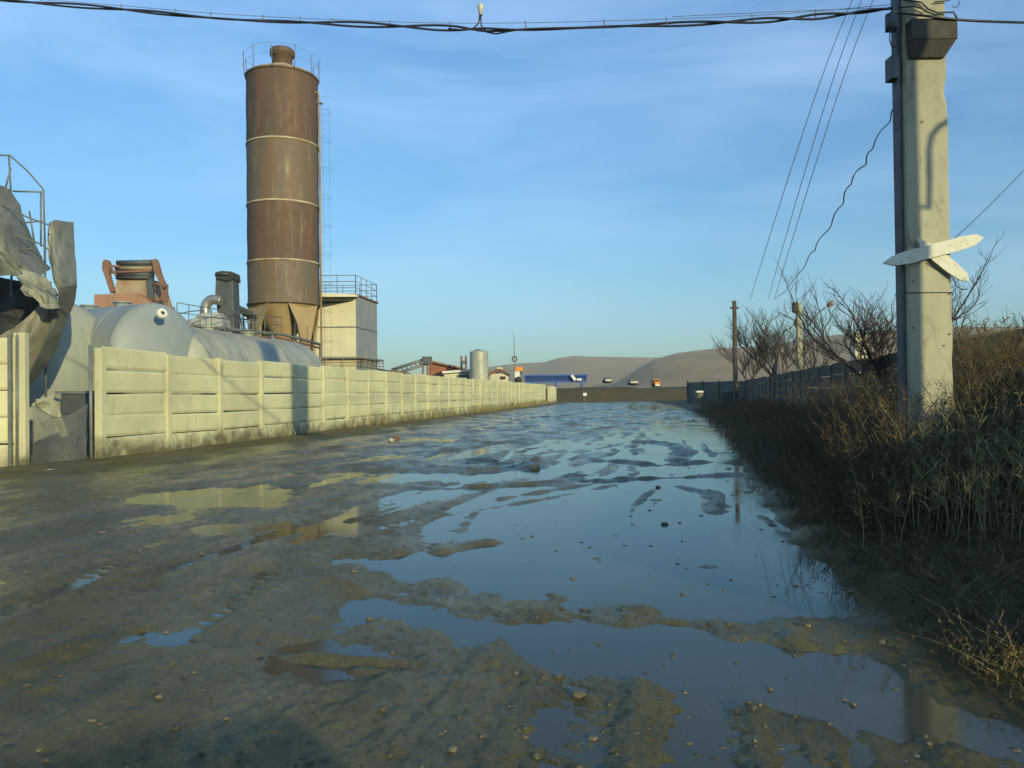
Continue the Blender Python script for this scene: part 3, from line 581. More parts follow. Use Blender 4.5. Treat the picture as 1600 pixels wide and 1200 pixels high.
# ---------------------------------------------------------------- silo
SY = 40.0; sc_ = at(445, 600, SY); SX = sc_.x; SR = 1.74
zs = lambda py, px=445, Y=SY - SR: at(px, py, Y).z
silo = thing('silo', (SX, SY, 0), 'tall rusty brown cylindrical silo with railed top, towering over the yard', 'silo')
ztop = at(445, 124, SY).z; b1, b2, b3, b4 = zs(213), zs(311), zs(404), zs(470)
ring = [ztop, b1, b2, b3, b4]
for i_ in range(4):
    mb = MB(); mb.lathe((SX, SY, 0), [(SR, ring[i_ + 1] + .004), (SR, ring[i_] - .004)] if 0 else [(SR + .0, ring[i_ + 1] + (ring[i_] - ring[i_ + 1]) * t_ / 8) for t_ in range(9)], 64, jit=lambda q, z: .008 * math.sin(q * 5 + z * 3)); mb.build('shell_section', M['rust_silo'] if i_ in (0, 2) else M['rust_silo2'], silo)
for z_ in (b1, b2, b3):
    MB().lathe((SX, SY, 0), [(SR - .01, z_ - .05), (SR + .035, z_ - .05), (SR + .035, z_ + .04), (SR - .01, z_ + .04)], 64).build('ring_flange', M['weld'], silo)
for z_ in (ztop - .03, b4 - .03):
    MB().lathe((SX, SY, 0), [(SR - .01, z_ - .04), (SR + .05, z_ - .04), (SR + .05, z_ + .05), (SR - .01, z_ + .05)], 64).build('ring_flange', M['rust_silo2'], silo)
MB().lathe((SX, SY, 0), [(SR - .0, ztop), (SR * .95, ztop + .12), (.55, ztop + .62), (.5, ztop + .66)], 48).build('roof_cone', M['weld'], silo)
zf = at(441, 78, SY).z; cx_ = at(441, 90, SY).x
fp = MB().lathe((cx_, SY, 0), [(.50, ztop + .4), (.50, zf - .35), (.60, zf - .33), (.60, zf - .06), (.55, zf), (0, zf + .06)], 28).build('filter_stack', M['rust_silo'], silo)
# top railing
for k_ in range(11):
    q = 2 * math.pi * (k_ + .3) / 11; rr_ = SR + .08; o_ = rng.uniform(-.1, .22); p = Vector((SX + rr_ * math.cos(q), SY + rr_ * math.sin(q), ztop - .1)); p_ = Vector((SX + (rr_ + o_) * math.cos(q), SY + (rr_ + o_) * math.sin(q), ztop + 1.0 + rng.uniform(-.1, .15)))
    MB().tube([p, p_], .020, 5).build('rail_post', M['rail'], silo)
for zz in (.55, 1.02):
    MB().tube([(SX + (SR + .12) * math.cos(q), SY + (SR + .12) * math.sin(q), ztop + zz + .05 * math.sin(3 * q)) for q in np.linspace(0, 2 * math.pi, 40)], .007, 4, cap=False).build('hand_rail', M['thinwire'], silo)
# hopper cone and legs
zc0 = b4 - .02; zc1 = at(452, 530, SY).z
MB().lathe((SX, SY, 0), [(SR - .03, zc0), (.42, zc1), (.42, zc1 - .35), (.30, zc1 - .5), (0, zc1 - .5)], 48).build('hopper_cone', M['cone'], silo)
for k_ in range(4):
    q = math.pi / 4 + math.pi / 2 * k_ + .12; ca, sa = math.cos(q), math.sin(q); ta = Vector((-sa, ca, 0)); rd = Vector((ca, sa, 0)); c0 = Vector((SX, SY, 0))
    mb = MB(); N_ = 6; T_ = []
    for z_, hw in ((zc0 + .05, .95), (zc0 - 1.0, .5), (zc0 - 2.0, .24), (0, .18)):
        for s_ in (-1, 1):
            an = q + s_ * hw / SR; T_.append(c0 + Vector((math.cos(an), math.sin(an), 0)) * (SR + .02) + Vector((0, 0, z_)))
            T_.append(c0 + Vector((math.cos(an), math.sin(an), 0)) * (SR - .05 if z_ > 1 and hw > .3 else SR - .22) + Vector((0, 0, z_)))
    fs = []
    for r_ in range(3):
        o_ = r_ * 4; fs += [(o_, o_ + 2, o_ + 6, o_ + 4), (o_ + 3, o_ + 1, o_ + 5, o_ + 7), (o_ + 1, o_, o_ + 4, o_ + 5), (o_ + 2, o_ + 3, o_ + 7, o_ + 6)]
    fs += [(0, 1, 3, 2), (12, 14, 15, 13)]; mb.add(T_, fs); mb.build('leg', M['cone'], silo)
# fill pipe and caged ladder on the right side
xp = SX + SR + .12
MB().tube([(xp - .25, SY - .3, ztop - .9), (xp, SY - .3, ztop - .75), (xp + .07, SY - .3, ztop - 1.1), (xp + .06, SY - .3, .5)], .05, 8).build('fill_pipe', M['cone'], silo)
MB().box((xp + .08, SY - .3, ztop - 1.35), (.26, .2, .05)).build('pipe_flange', M['rail'], silo)
lx = xp + .03
mb = MB()
for s_ in (0, .34): mb.tube([(lx + s_, SY + .5, .8), (lx + s_, SY + .5, ztop - 1.4)], .006, 4)
z_ = 1.0
while z_ < ztop - .7: mb.tube([(lx, SY + .5, z_), (lx + .34, SY + .5, z_)], .004, 4); z_ += .33
mb.build('ladder', M['thinwire'], silo)
for z_ in np.arange(2.6, ztop - .8, 1.45): MB().tube([(lx + .17 + .3 * math.cos(q), SY + .3 + .36 * math.sin(q), z_) for q in np.linspace(0, 2 * math.pi, 15)], .006, 4, cap=False).build('ladder_hoop', M['thinwire'], silo)

# ---------------------------------------------------------------- cream plant building
BY = 46.0; zb_ = lambda py, Y=BY: at(545, py, Y).z
bx0, bx1 = at(495, 500, BY).x, at(556, 500, BY).x; bx2 = at(588, 500, 50).x
bb = thing('plant_building', ((bx0 + bx1) / 2, BY + 2, 0), 'cream box-shaped plant building with roof railing right beside the rusty silo', 'building')
q0 = Vector((bx0 - 2.0, BY, 0)); q1 = Vector((bx1, BY, 0)); q2 = Vector((bx2, 50.2, 0)); q3 = q0 + (q2 - q1)
zr = zb_(462); zm = zb_(511)
def quadbox(z0, z1, g=0):
    c_ = (q0 + q2) / 2; P = [p + (p - c_).normalized() * g for p in (q0, q1, q2, q3)]; mb = MB(); mb.hexa([p + Vector((0, 0, z0)) for p in P] + [p + Vector((0, 0, z1)) for p in P]); return mb
quadbox(0, zr).build('wall', M['cream'], bb)
mb = MB(); o5 = Vector((q2 - q1).y * .006, -(q2 - q1).x * .006, 0) if 0 else Vector(((q2 - q1).y, -(q2 - q1).x, 0)).normalized() * .012; mb.hexa([q1 + o5 * .3, q2 + o5 * .3, q2 + o5, q1 + o5] + [p + Vector((0, 0, zr - .02)) for p in (q1 + o5 * .3, q2 + o5 * .3, q2 + o5, q1 + o5)]); mb.build('shaded_side_panel', mat('shade_blue_grey', (.26, .28, .30), (.22, .24, .25), rough=.7, sc=.8), bb)  # thin panel whose blue-grey colour carries the shade of the right face
quadbox(zr + .002, zr + .10, .14).build('roof', M['roofsheet'], bb)
quadbox(zm - .03, zm + .04, .06).build('cornice', M['rail'], bb)
quadbox(zb_(560) - .02, zb_(560) + .05, .5).build('walkway', M['rail'], bb)
def railing(base, off, P, z, hgt, parent, posts=4, rails=3, m_=None):
    mb = MB(); m_ = m_ or M['rail']
    for r_ in range(rails): mb.tube([p + Vector((0, 0, z + hgt * (r_ + 1) / rails)) for p in P], .022, 5)
    for a_, b_ in zip(P[:-1], P[1:]):
        for i_ in range(posts + 1): p = a_.lerp(b_, i_ / posts); mb.tube([p + Vector((0, 0, z)), p + Vector((0, 0, z + hgt))], .022, 5)
    mb.build('railing', m_, parent)
railing(0, 0, [q0 + Vector((0, 0, 0)), q1, q2, q3], zr + .1, 1.08, bb)
c_ = (q0 + q2) / 2; PP = [p + (p - c_).normalized() * .45 for p in (q0, q1, q2)]
railing(0, 0, PP, zb_(575), .62, bb, 5, 3, M['cone'])
aw = at(500, 462, BY); mb = MB(); xa, xb = at(505, 460, BY - 1.6).x, at(552, 460, BY - 1.6).x
mb.hexa([(xa - .6, BY - 1.5, zb_(468) - .0), (xb, BY - .7, zb_(466)), (xb, BY - .02, zb_(464)), (xa - .6, BY - .02, zb_(464)), (xa - .6, BY - 1.5, zb_(462)), (xb, BY - .7, zb_(462) - .02), (xb, BY - .02, zb_(460) - .05), (xa - .6, BY - .02, zb_(460) - .05)]); mb.build('canopy', M['cream'], bb)
mb = MB(); xa, xb = at(503, 475, BY).x, at(549, 475, BY).x; mb.prism([(xa, BY - .01, zb_(470)), (xb, BY - .01, zb_(471)), (xa, BY - .01, zb_(480))][::-1], (0, -.02, 0)); mb.build('dark_wedge', M['darkin'], bb)  # thin dark wedge set on the wall just below the canopy
mb = MB(); mb.box((at(575, 530, 46).x, 48.4, zb_(530)), (.05, .05, 2)); 

# ---------------------------------------------------------------- tanks behind the fence
def tank(name, C0, C1, rad, m_, label, cap=.45, cat='tank', straps=3, grp=None):
    C0 = Vector(C0); C1 = Vector(C1); ax = (C1 - C0).normalized(); Ln = (C1 - C0).length
    t_ = thing(name, ((C0.x + C1.x) / 2, (C0.y + C1.y) / 2, 0), label, cat, grp)
    MB().lathe(C0, [(rad, Ln * i_ / 12) for i_ in range(13)], 56, ax, jit=lambda q, z: .01 * math.sin(3 * q + z)).build('shell', m_, t_)
    for c_, d_ in ((C0, -ax), (C1, ax)):
        MB().lathe(c_, [(rad * math.cos(a_), rad * cap * math.sin(a_)) for a_ in np.linspace(0, math.pi / 2, 14)], 56, d_).build('end_cap', m_, t_)
    for i_ in range(straps):
        z_ = Ln * (i_ + .5) / straps; MB().lathe(C0 + ax * z_, [(rad + .002, -.03), (rad + .018, -.03), (rad + .018, .03), (rad + .002, .03)], 56, ax).build('weld_band', m_, t_)
    for f_ in (.3, .62):
        c_ = C0.lerp(C1, f_) + Vector((0, 0, rad - .03)); MB().lathe(c_, [(.22, 0), (.22, .12), (.27, .12), (.27, .16), (0, .18)], 16).build('manhole', m_, t_)
    for f_ in (.18, .82):
        c_ = C0.lerp(C1, f_); mb = MB(); s_ = Vector((-ax.y, ax.x, 0)); mb.hexa([Vector((c_.x, c_.y, 0)) + s_ * a_ * rad * .8 + ax * b_ * .12 + Vector((0, 0, z_)) for z_ in (-.05, max(.1, c_.z - rad * .55)) for a_, b_ in ((-1, -1), (1, -1), (1, 1), (-1, 1))]); mb.build('saddle', M['post'], t_)
    return t_
cA = at(84, 594, 22.3); tA = tank('storage_tank', (cA.x, cA.y, cA.z + .05), (cA.x - 3.6, cA.y + 1.8, cA.z + .05), 2.22, M['tank'], 'large pale grey tank behind the mesh-closed gap, beneath the torn metal shell', .35)
cB = at(243, 553, 23.5); tB = tank('storage_tank', (cB.x, cB.y, cB.z), (cB.x - 4.4, cB.y + 2.4, cB.z), 1.50, M['tank2'], 'blue-grey tank with white-ringed hatch, in front of the orange hoist', .34)
hp = at(253, 490, 22.62); mb = MB(); nrm = Vector((.75, -.6, .28)).normalized()
mb.lathe(hp, [(0, .05), (.055, .05), (.06, .07), (.14, .07), (.15, .0), (.15, -.05)], 18, nrm); hr_ = mb.build('hatch_ring', M['white'], tB); MB().lathe(hp + nrm * .055, [(.062, 0), (.05, .004), (0, .004)], 12, nrm).build('hatch_hole', M['darkin'], hr_)
tank('storage_tank', (-10.75, 24.6, 1.85), (-9.35, 33.2, 1.85), 1.72, M['tank3'], 'long silver horizontal tank lying just behind the fence, below the dark tower', .4, straps=4)

# torn tank shell
tY = 18.6
tt = thing('torn_tank', at(40, 700, tY) * Vector((1, 1, 0)) if False else (at(30, 600, tY).x, tY, 0), 'crumpled torn sheet-metal tank shell with dark hollow at the left edge', 'wrecked tank')
A_ = [at(*p) for p in ((78, 349, tY - .2), (76, 400, tY - .3), (82, 430, tY - .35), (92, 455, tY - .3), (86, 490, tY - .1), (72, 530, tY), (52, 575, tY + .1), (40, 606, tY + .2))]
B_ = [at(*p) for p in ((115, 347, tY + .3), (117, 390, tY + .2), (120, 425, tY + .1), (122, 448, tY + .1), (112, 482, tY + .3), (98, 525, tY + .4), (78, 565, tY + .5), (50, 600, tY + .5))]
MB().sheet(A_, B_, 26, 9, .22, .008, .02, 1).build('torn_flap', M['torn'], tt)
A_ = [at(*p) for p in ((-90, 305, tY), (-40, 291, tY - .3), (0, 290, tY - .35), (14, 294, tY - .3), (30, 320, tY - .2), (44, 352, tY - .1), (56, 385, tY), (68, 405, tY), (80, 420, tY))]
B_ = [at(*p) for p in ((-90, 440, tY - .4), (-40, 436, tY - .8), (0, 432, tY - .9), (14, 430, tY - .9), (30, 432, tY - .85), (44, 434, tY - .7), (56, 442, tY - .6), (72, 452, tY - .5), (90, 462, tY - .4))]
MB().sheet(A_, B_, 26, 12, .5, .009, .02, 2).build('upper_shell', M['torn'], tt)
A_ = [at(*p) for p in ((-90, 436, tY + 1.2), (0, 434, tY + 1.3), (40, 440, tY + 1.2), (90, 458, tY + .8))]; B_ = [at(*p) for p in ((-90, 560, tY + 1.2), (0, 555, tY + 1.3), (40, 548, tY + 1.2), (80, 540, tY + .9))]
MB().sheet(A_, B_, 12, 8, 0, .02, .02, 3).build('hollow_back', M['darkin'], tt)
A_ = [at(*p) for p in ((-90, 500, tY - .5), (-30, 522, tY - .7), (0, 524, tY - .7), (20, 515, tY - .6), (45, 495, tY - .4), (66, 472, tY - .2), (86, 466, tY))]
B_ = [at(*p) for p in ((-90, 640, tY), (-30, 640, tY + .1), (0, 630, tY + .2), (20, 618, tY + .2), (42, 600, tY + .2), (60, 560, tY + .2), (90, 505, tY + .2))]
MB().sheet(A_, B_, 20, 9, .25, .008, .02, 4).build('lower_shell', mat('torn_sheet_dusty', (.26, .24, .19), (.17, .16, .13), rough=.7, sc=1.2, c3=(.12, .10, .07), bump=.15, bsc=5), tt)
A_ = [at(*p) for p in ((38, 422, tY - .95), (60, 428, tY - .9), (84, 440, tY - .7), (94, 455, tY - .5))]; B_ = [at(*p) for p in ((46, 462, tY - 1.0), (60, 474, tY - 1.0), (80, 486, tY - .8), (92, 480, tY - .6))]
MB().sheet(A_, B_, 10, 5, .1, .03, .02, 5).build('torn_edge', M['beige'] if 0 else mat('torn_edge_sheet', (.30, .30, .24), (.20, .20, .17), rough=.7, sc=3, bump=.5), tt)
for i_, P in enumerate([[(-20, 318), (10, 322), (40, 338), (78, 352)], [(-20, 362), (20, 368), (60, 380), (78, 392)], [(-20, 392), (20, 392), (50, 388)]]):
    MB().tube(spline([at(x, y, tY - .75) for x, y in P], 6), .018, 5).build('bent_bar', M['rail'], tt)
rl = thing('pipe_railing', (at(40, 600, tY + 1.2).x, tY + 1.2, 0), 'thin pipe guard rail standing above the torn tank at the left edge', 'railing'); Yr = tY + 1.2; mb = MB()
for P in ([(-40, 242), (16, 243), (44, 268), (68, 296), (70, 372)], [(14, 243), (17, 300)], [(17, 262), (8, 296)], [(20, 299), (68, 300)], [(66, 345), (20, 350)], [(46, 330), (54, 380)], [(64, 300), (64, 385)], [(16, 300), (18, 420)]):
    mb.tube([at(x, y, Yr) for x, y in P], .022, 5)
mb.tube([at(70, 372, Yr), at(72, 640, Yr)], .03, 5); mb.tube([at(18, 420, Yr), at(18, 640, Yr)], .03, 5)
mb.build('rail_frame', M['rail'], rl)
# dark steel hopper and junk seen through the gap
hp_ = thing('steel_bin', (at(125, 640, 17.4).x, 17.6, 0), 'dark grey steel bin standing behind the mesh in the gap', 'bin')
x0_, x1_ = at(103, 640, 17.4).x, at(152, 640, 17.4).x; z0_, z1_ = at(125, 690, 17.4).z, at(125, 611, 17.4).z
mb = MB(); mb.hexa([(x0_ + .25, 17.3, .05), (x1_, 17.3, .05), (x1_, 18.3, .05), (x0_ + .25, 18.3, .05), (x0_, 17.2, z0_ + .6), (x1_ + .1, 17.2, z0_ + .6), (x1_ + .1, 18.4, z0_ + .6), (x0_, 18.4, z0_ + .6)])
mb.hexa([(x0_, 17.2, z0_ + .603), (x1_ + .1, 17.2, z0_ + .603), (x1_ + .1, 18.4, z0_ + .603), (x0_, 18.4, z0_ + .603), (x0_, 17.2, z1_), (x1_ + .1, 17.2, z1_), (x1_ + .1, 18.4, z1_), (x0_, 18.4, z1_)]); mb.build('body', M['darkgrey'], hp_, .02)
mb = MB(); mb.box(((x0_ + x1_) / 2, 17.17, z1_ - .03), (x1_ - x0_ + .2, .05, .06)); mb.build('rim', M['rail'], hp_)
o = MB().sheet([at(*p) for p in ((58, 628, 17.6), (62, 640, 17.6), (70, 655, 17.6))], [at(*p) for p in ((98, 615, 17.9), (102, 645, 17.9), (98, 678, 17.9))], 8, 8, .2, .03, .02, 8).build('scrap_sheet', M['tank3']); tag(o, 'bent pale scrap sheet leaning left of the dark steel bin', 'scrap metal')

# ---------------------------------------------------------------- orange hoist
HY = 27.0
ho = thing('skip_hoist', (at(205, 600, HY).x, HY, 0), 'red and orange skip hoist with dusty hopper rising above the tanks', 'hoist')
V3 = lambda P, Y: [at(x, y, Y) for x, y in P]
MB().prism(V3([(147, 460), (213, 458), (234, 471), (234, 482), (147, 482)], HY - .6)[::-1], (0, .9, 0)).build('trough', M['orange'], ho, .01)
MB().prism(V3([(183, 436), (236, 436), (234, 475), (216, 462), (176, 462)], HY)[::-1], (0, 1.4, 0)).build('hopper', M['beige'], ho, .01)
MB().prism(V3([(228, 434), (238, 434), (240, 476), (231, 474)], HY - .08)[::-1], (0, .1, 0)).build('hopper_side', M['darkgrey'], ho)
for (a_, b_, r_, m_) in (((183, 411), (238, 410), .09, 'darkgrey'), ((182, 427), (236, 428), .12, 'darkgrey'), ((180, 419), (238, 419), .06, 'beige'), ((184, 433), (234, 433), .07, 'darkgrey')):
    MB().tube([at(*a_, HY - .1), at(*b_, HY - .1)], r_, 12).build('roller', M[m_], ho)
MB().prism(V3([(185, 408), (238, 408), (236, 436), (180, 436)], HY + .5)[::-1], (0, .25, 0)).build('drum_housing', M['darkgrey'], ho)
def flat(P, Y, th, nm, m_, par): MB().prism(V3(P, Y)[::-1], (0, th, 0)).build(nm, m_, par, .006)
flat([(160, 408), (164, 405), (170, 407), (172, 415), (170, 425), (178, 455), (172, 458), (162, 428), (159, 420)], HY - .3, .14, 'arm', M['redbrown'], ho)
flat([(237, 406), (243, 404), (246, 408), (252, 430), (259, 446), (256, 450), (248, 440), (240, 424)], HY - .3, .14, 'arm', M['redbrown'], ho)
flat([(246, 408), (252, 430), (273, 497), (268, 499), (258, 462), (248, 434)], HY - .1, .12, 'guide_rail', M['orange'], ho)
flat([(256, 447), (262, 462), (262, 472), (249, 470), (252, 460)], HY - .15, .1, 'gusset', M['redbrown'], ho)
for (a_, b_) in (((168, 416), (186, 416)), ((164, 426), (236, 423)), ((238, 469), (252, 468)), ((240, 443), (258, 446)), ((172, 418), (182, 430))):
    MB().tube([at(*a_, HY - .25), at(*b_, HY - .25)], .045, 6).build('cross_bar', M['redbrown'], ho)
for x_ in (156, 228, 270): MB().tube([at(x_, 480, HY), (at(x_, 480, HY).x, HY, 0)], .07, 6).build('support_post', M['redbrown'], ho)
line('power_line', 'thin slack cable between the orange hoist and the dark tower', [at(272, 493, HY), at(295, 487, 30), at(318, 485, 32.5)], .018, M['wire'])

# ---------------------------------------------------------------- dust filter: tower, elbow, housing
DY = 33.0
dt = thing('elevator_tower', (at(350, 600, DY).x, DY, 0), 'dark grey bucket elevator tower with sloping chute, left of the silo', 'tower')
MB().prism(V3([(337, 432), (363, 430), (364, 462), (366, 520), (341, 520), (338, 470), (336, 460)], DY)[::-1], (0, .8, 0)).build('casing', M['darkgrey'], dt, .02)
hd_ = MB().prism(V3([(336, 425), (346, 423), (362, 424), (364, 436), (356, 440), (338, 436), (335, 430)], DY - .1)[::-1], (0, 1.0, 0)).build('head', M['darkin'], dt, .03)
MB().tube([at(337, 428, DY - .15), at(358, 428, DY - .15)], .06, 8).build('drive_shaft', M['darkgrey'], hd_)
MB().box(at(363, 448, DY + .3), (.22, .5, .35)).build('motor', M['darkin'], hd_, .03)
MB().tube([at(362, 478, DY + .3), at(380, 486, DY + 2), at(397, 497, SY - 2.2)], .17, 8).build('chute', M['darkgrey'], dt)
MB().box((at(353, 600, DY).x, DY + .4, 1.3), (.55, .6, 2.7)).build('boot', M['darkgrey'], dt)
du = thing('dust_housing', (at(322, 600, DY).x, DY - .2, 0), 'stepped grey dust housing with a shiny elbow pipe, in front of the dark tower', 'machine')
for P, o_ in (([(290, 508), (292, 500), (304, 497), (346, 497), (350, 520), (290, 520)], 0), ([(304, 496), (310, 490), (318, 489), (340, 488), (346, 496)], .15)):
    MB().prism(V3(P, DY - .9 + o_)[::-1], (0, 1.0 - 2 * o_, 0)).build('casing', M['greysheet'], du, .015)
MB().box((at(320, 600, DY).x, DY - .4, 1.5), (1.4, .8, 3)).build('base', M['greysheet'], du)
MB().tube(spline(V3([(321, 490), (321, 480), (325, 472), (333, 468), (346, 470)], DY - .5), 5), .20, 14).build('elbow_pipe', M['pipe'], du)
# walkway with pipes and valves between the tanks and the silo
wk = thing('pipe_walkway', (at(400, 600, 35).x, 35, 0), 'rusty pipe walkway with valves running above the silver tank to the silo legs', 'walkway')
W0 = [at(x, y, Y) for x, y, Y in ((276, 505, 29), (330, 512, 31), (400, 519, 34), (440, 522, 36), (500, 538, 38))]
MB().tube(W0, .07, 8).build('pipe', M['rail'], wk); MB().tube([p + Vector((0, 0, -.18)) for p in W0], .05, 6).build('pipe', M['redbrown'], wk)
mb = MB(); 
for a_, b_ in zip(W0[:-1], W0[1:]):
    for t_ in (0, .33, .66): p = a_.lerp(b_, t_); mb.tube([p + Vector((0, 0, -.1)), p + Vector((0, .05, .75))], .018, 4)
mb.tube([p + Vector((0, .05, .75)) for p in W0[:4]], .018, 4); mb.tube([p + Vector((0, .05, .4)) for p in W0[:4]], .014, 4); mb.build('railing', M['rail'], wk)
for x_, y_, Yv in ((383, 516, 33.5), (396, 524, 34), (418, 526, 35), (352, 511, 32), (462, 527, 37)):
    p = at(x_, y_, Yv - .2); mb = MB(); mb.tube([p, p + Vector((0, 0, -.22))], .05, 6); mb.lathe(p + Vector((0, -.05, -.02)), [(.10, -.015), (.13, 0), (.10, .015)], 12, (0, 1, .3)); mb.build('valve', M['darkgrey'], wk)
for p in (W0[0], W0[2], W0[4]): MB().tube([p, (p.x, p.y, 0)], .05, 6).build('support_post', M['rail'], wk)
o = MB(); o.tube([at(380, 488, 37), at(380, 515, 37)], .03, 4)
for x_ in (374, 379, 385, 390, 395): o.tube([at(x_, 486, 36.5), at(x_ + 4, 516, 36.5)], .025, 4)
o.tube([at(370, 498, 36.5), at(398, 500, 36.5)], .03, 4); o = o.build('steel_ladder', M['darkgrey']); tag(o, 'small dark barred steel ladder frame between tower and silo', 'ladder')

# ---------------------------------------------------------------- far yard, left to right
fy = thing('conveyor', (at(645, 600, 88).x, 88, 0), 'inclined grey belt conveyor rising to the red far shed', 'conveyor')
for dy in (0, 8):
    MB().tube([at(612, 578 + dy, 88), at(668, 560 + dy, 88)], .18, 6).build('boom', M['rail'], fy)
mb = MB()
for t_ in np.linspace(0, 1, 9): a_ = at(612 + 56 * t_, 578 - 18 * t_, 88); b_ = at(612 + 56 * min(1, t_ + .1), 586 - 18 * min(1, t_ + .1), 88); mb.tube([a_, b_], .07, 4)
mb.build('lattice', M['rail'], fy)
MB().box(at(667, 563, 88), (1.0, 1.0, .8)).build('head_drum', M['darkgrey'], fy)
for x_ in (661, 668, 674): MB().tube([at(x_, 562, 88), (at(x_, 562, 88).x, 88, 0)], .11, 5).build('leg', M['redbrown'], fy)
rs = thing('shed', (at(705, 600, 92).x, 94, 0), 'far shed with long sloping rusty-red roof beyond the fence', 'shed')
MB().prism(V3([(670, 564), (722, 576), (722, 600), (670, 600)], 92)[::-1], (0, 6, 0)).build('wall', M['brick'], rs)
MB().prism(V3([(668, 562), (728, 575.5), (728, 578), (668, 565)], 91.5)[::-1], (0, 7, 0)).build('roof', M['redbrown'], rs)
rs = thing('shed', (at(710, 600, 86).x, 87, 0), 'low cream shed with flat pale roof in front of the red shed', 'shed')
MB().prism(V3([(694, 584), (733, 582), (733, 600), (694, 600)], 86)[::-1], (0, 3, 0)).build('wall', M['cream'], rs)
MB().prism(V3([(691, 580), (734, 577), (734, 580.5), (691, 583.5)], 85.6)[::-1], (0, 4, 0)).build('roof', M['white'], rs)
MB().prism(V3([(714, 586), (733, 585), (733, 594), (714, 594)], 85.9)[::-1], (0, .08, 0)).build('door', M['darkgrey'], rs)
rs = thing('steel_gantry', (at(723, 600, 89).x, 89, 0), 'small twin-post steel frame just left of the white vertical tank', 'gantry')
for x_ in (721, 728): MB().tube([at(x_, 556, 89), (at(x_, 556, 89).x, 89, 0)], .12, 5).build('post', M['redbrown'], rs)
MB().box(at(724.5, 566, 89), (.75, .4, .3)).build('cross_beam', M['darkgrey'], rs)
vt = thing('vertical_tank', (at(749, 600, 84).x, 84, 0), 'white upright cylindrical tank standing beyond the far fence', 'tank'); cx_ = at(749, 600, 84)
zt_ = at(749, 548, 84).z; MB().lathe((cx_.x, 84, 0), [(.97, 0), (.97, zt_ - .25), (.93, zt_ - .1), (.75, zt_), (0, zt_ + .06)], 32).build('shell', M['tank3'], vt)
MB().lathe((cx_.x - .1, 84, zt_), [(.3, -.1), (.3, .14), (0, .16)], 16).build('hatch', M['darkgrey'], vt)
rs = thing('brick_hut', (at(777, 600, 90).x, 91, 0), 'small cream hut with dark eaves right of the white tank', 'hut')
MB().prism(V3([(766, 583), (794, 585), (794, 600), (766, 600)], 90)[::-1], (0, 3, 0)).build('wall', M['cream'], rs)
MB().prism(V3([(763, 583), (775, 577), (782, 576), (797, 585), (797, 587), (782, 580), (763, 586)], 89.7)[::-1], (0, 3.6, 0)).build('roof', M['roofsheet'], rs)
MB().box(at(781, 577.5, 91), (.6, .6, .5)).build('chimney', M['cream'], rs)
MB().prism(V3([(781, 588), (790, 588), (790, 593), (781, 593)], 89.95)[::-1], (0, .06, 0)).build('window', M['darkin'], rs)
ms = thing('mast', (at(803, 600, 95).x, 95, 0), 'thin tall mast carrying a round ring, right of the far hut', 'mast')
MB().tube([at(803, 520, 95), at(804, 575, 95), (at(804, 575, 95).x, 95, 0)], [.04, .06, .08], 6).build('pole', M['rail'], ms)
p = at(804, 561, 94.9); MB().tube([p + Vector((.26 * math.cos(q), 0, .3 * math.sin(q))) for q in np.linspace(0, 2 * math.pi, 20)], .09, 6).build('ring', M['darkgrey'], ms)
ls = thing('orange_loader', (at(808, 600, 93).x, 93, 0), 'orange and white machine peeking over the far end of the fence', 'machine')
MB().box(at(811, 577, 93), (.85, 1.0, .5)).build('cab', M['orangebright'], ls, .04); MB().box(at(808, 589, 93), (.6, .9, 1.3)).build('body', M['white'], ls, .04); MB().box(at(814, 583, 93), (.35, .6, .4)).build('engine', M['darkgrey'], ls)
MB().lathe(at(810, 594, 92.4), [(0, -.15), (.42, -.15), (.42, .15), (0, .15)], 14, (0, 1, 0)).build('wheel', M['tyre'], ls)
# small roofs behind the fence between the cream building and the conveyor
for x0_, x1_, y0_, lab, m_, Yf in ((577, 600, 575, 'dark flat-roofed lean-to just above the fence by the cream building', 'darkin', 60), (598, 632, 578, 'low brown-roofed shed peeking over the fence left of the conveyor', 'redbrown', 66), (632, 668, 584, 'low dark green-grey roof peeking over the fence under the conveyor', 'darkgrey', 72)):
    s_ = thing('shed', (at((x0_ + x1_) / 2, 600, Yf).x, Yf + 1, 0), lab, 'shed')
    MB().prism(V3([(x0_ + 1, y0_ + 3), (x1_ - 1, y0_ + 5), (x1_ - 1, 600), (x0_ + 1, 600)], Yf)[::-1], (0, 3, 0)).build('wall', M['beige'], s_)
    MB().prism(V3([(x0_, y0_ + 1), ((x0_ + x1_) / 2, y0_), (x1_, y0_ + 3), (x1_, y0_ + 5), (x0_, y0_ + 3)], Yf - .3)[::-1], (0, 3.6, 0)).build('roof', M[m_], s_)
# blue girder bridge
bl = thing('blue_gantry', (at(880, 600, 150).x, 150, 0), 'long blue steel lattice gantry in the distance past the fence end', 'gantry')
xa, xb = at(820, 590, 150).x, at(917, 590, 150).x; zt_, zb2 = at(870, 586, 150).z, at(870, 597, 150).z
for z_ in (zt_, zb2): MB().box(((xa + xb) / 2, 150, z_), (xb - xa, .4, .28)).build('chord', M['blue'], bl)
mb = MB(); n_ = 22
for i_ in range(n_): a_ = xa + (xb - xa) * i_ / n_; b_ = xa + (xb - xa) * (i_ + 1) / n_; mb.tube([(a_, 150, zt_), ((a_ + b_) / 2, 150, zb2), (b_, 150, zt_)], .12, 4)
mb.box(((xa + xb) / 2, 150.3, (zt_ + zb2) / 2), (xb - xa, .1, zt_ - zb2 - .3)); mb.build('lattice', M['blue'], bl)
MB().box(at(896, 590, 149.3), (.5, .5, 1.2), Matrix.Rotation(-.6, 3, 'Y')).build('trolley', M['white'], bl); MB().box(at(905, 593, 149.3), (.9, .5, .4)).build('winch', M['white'], bl)
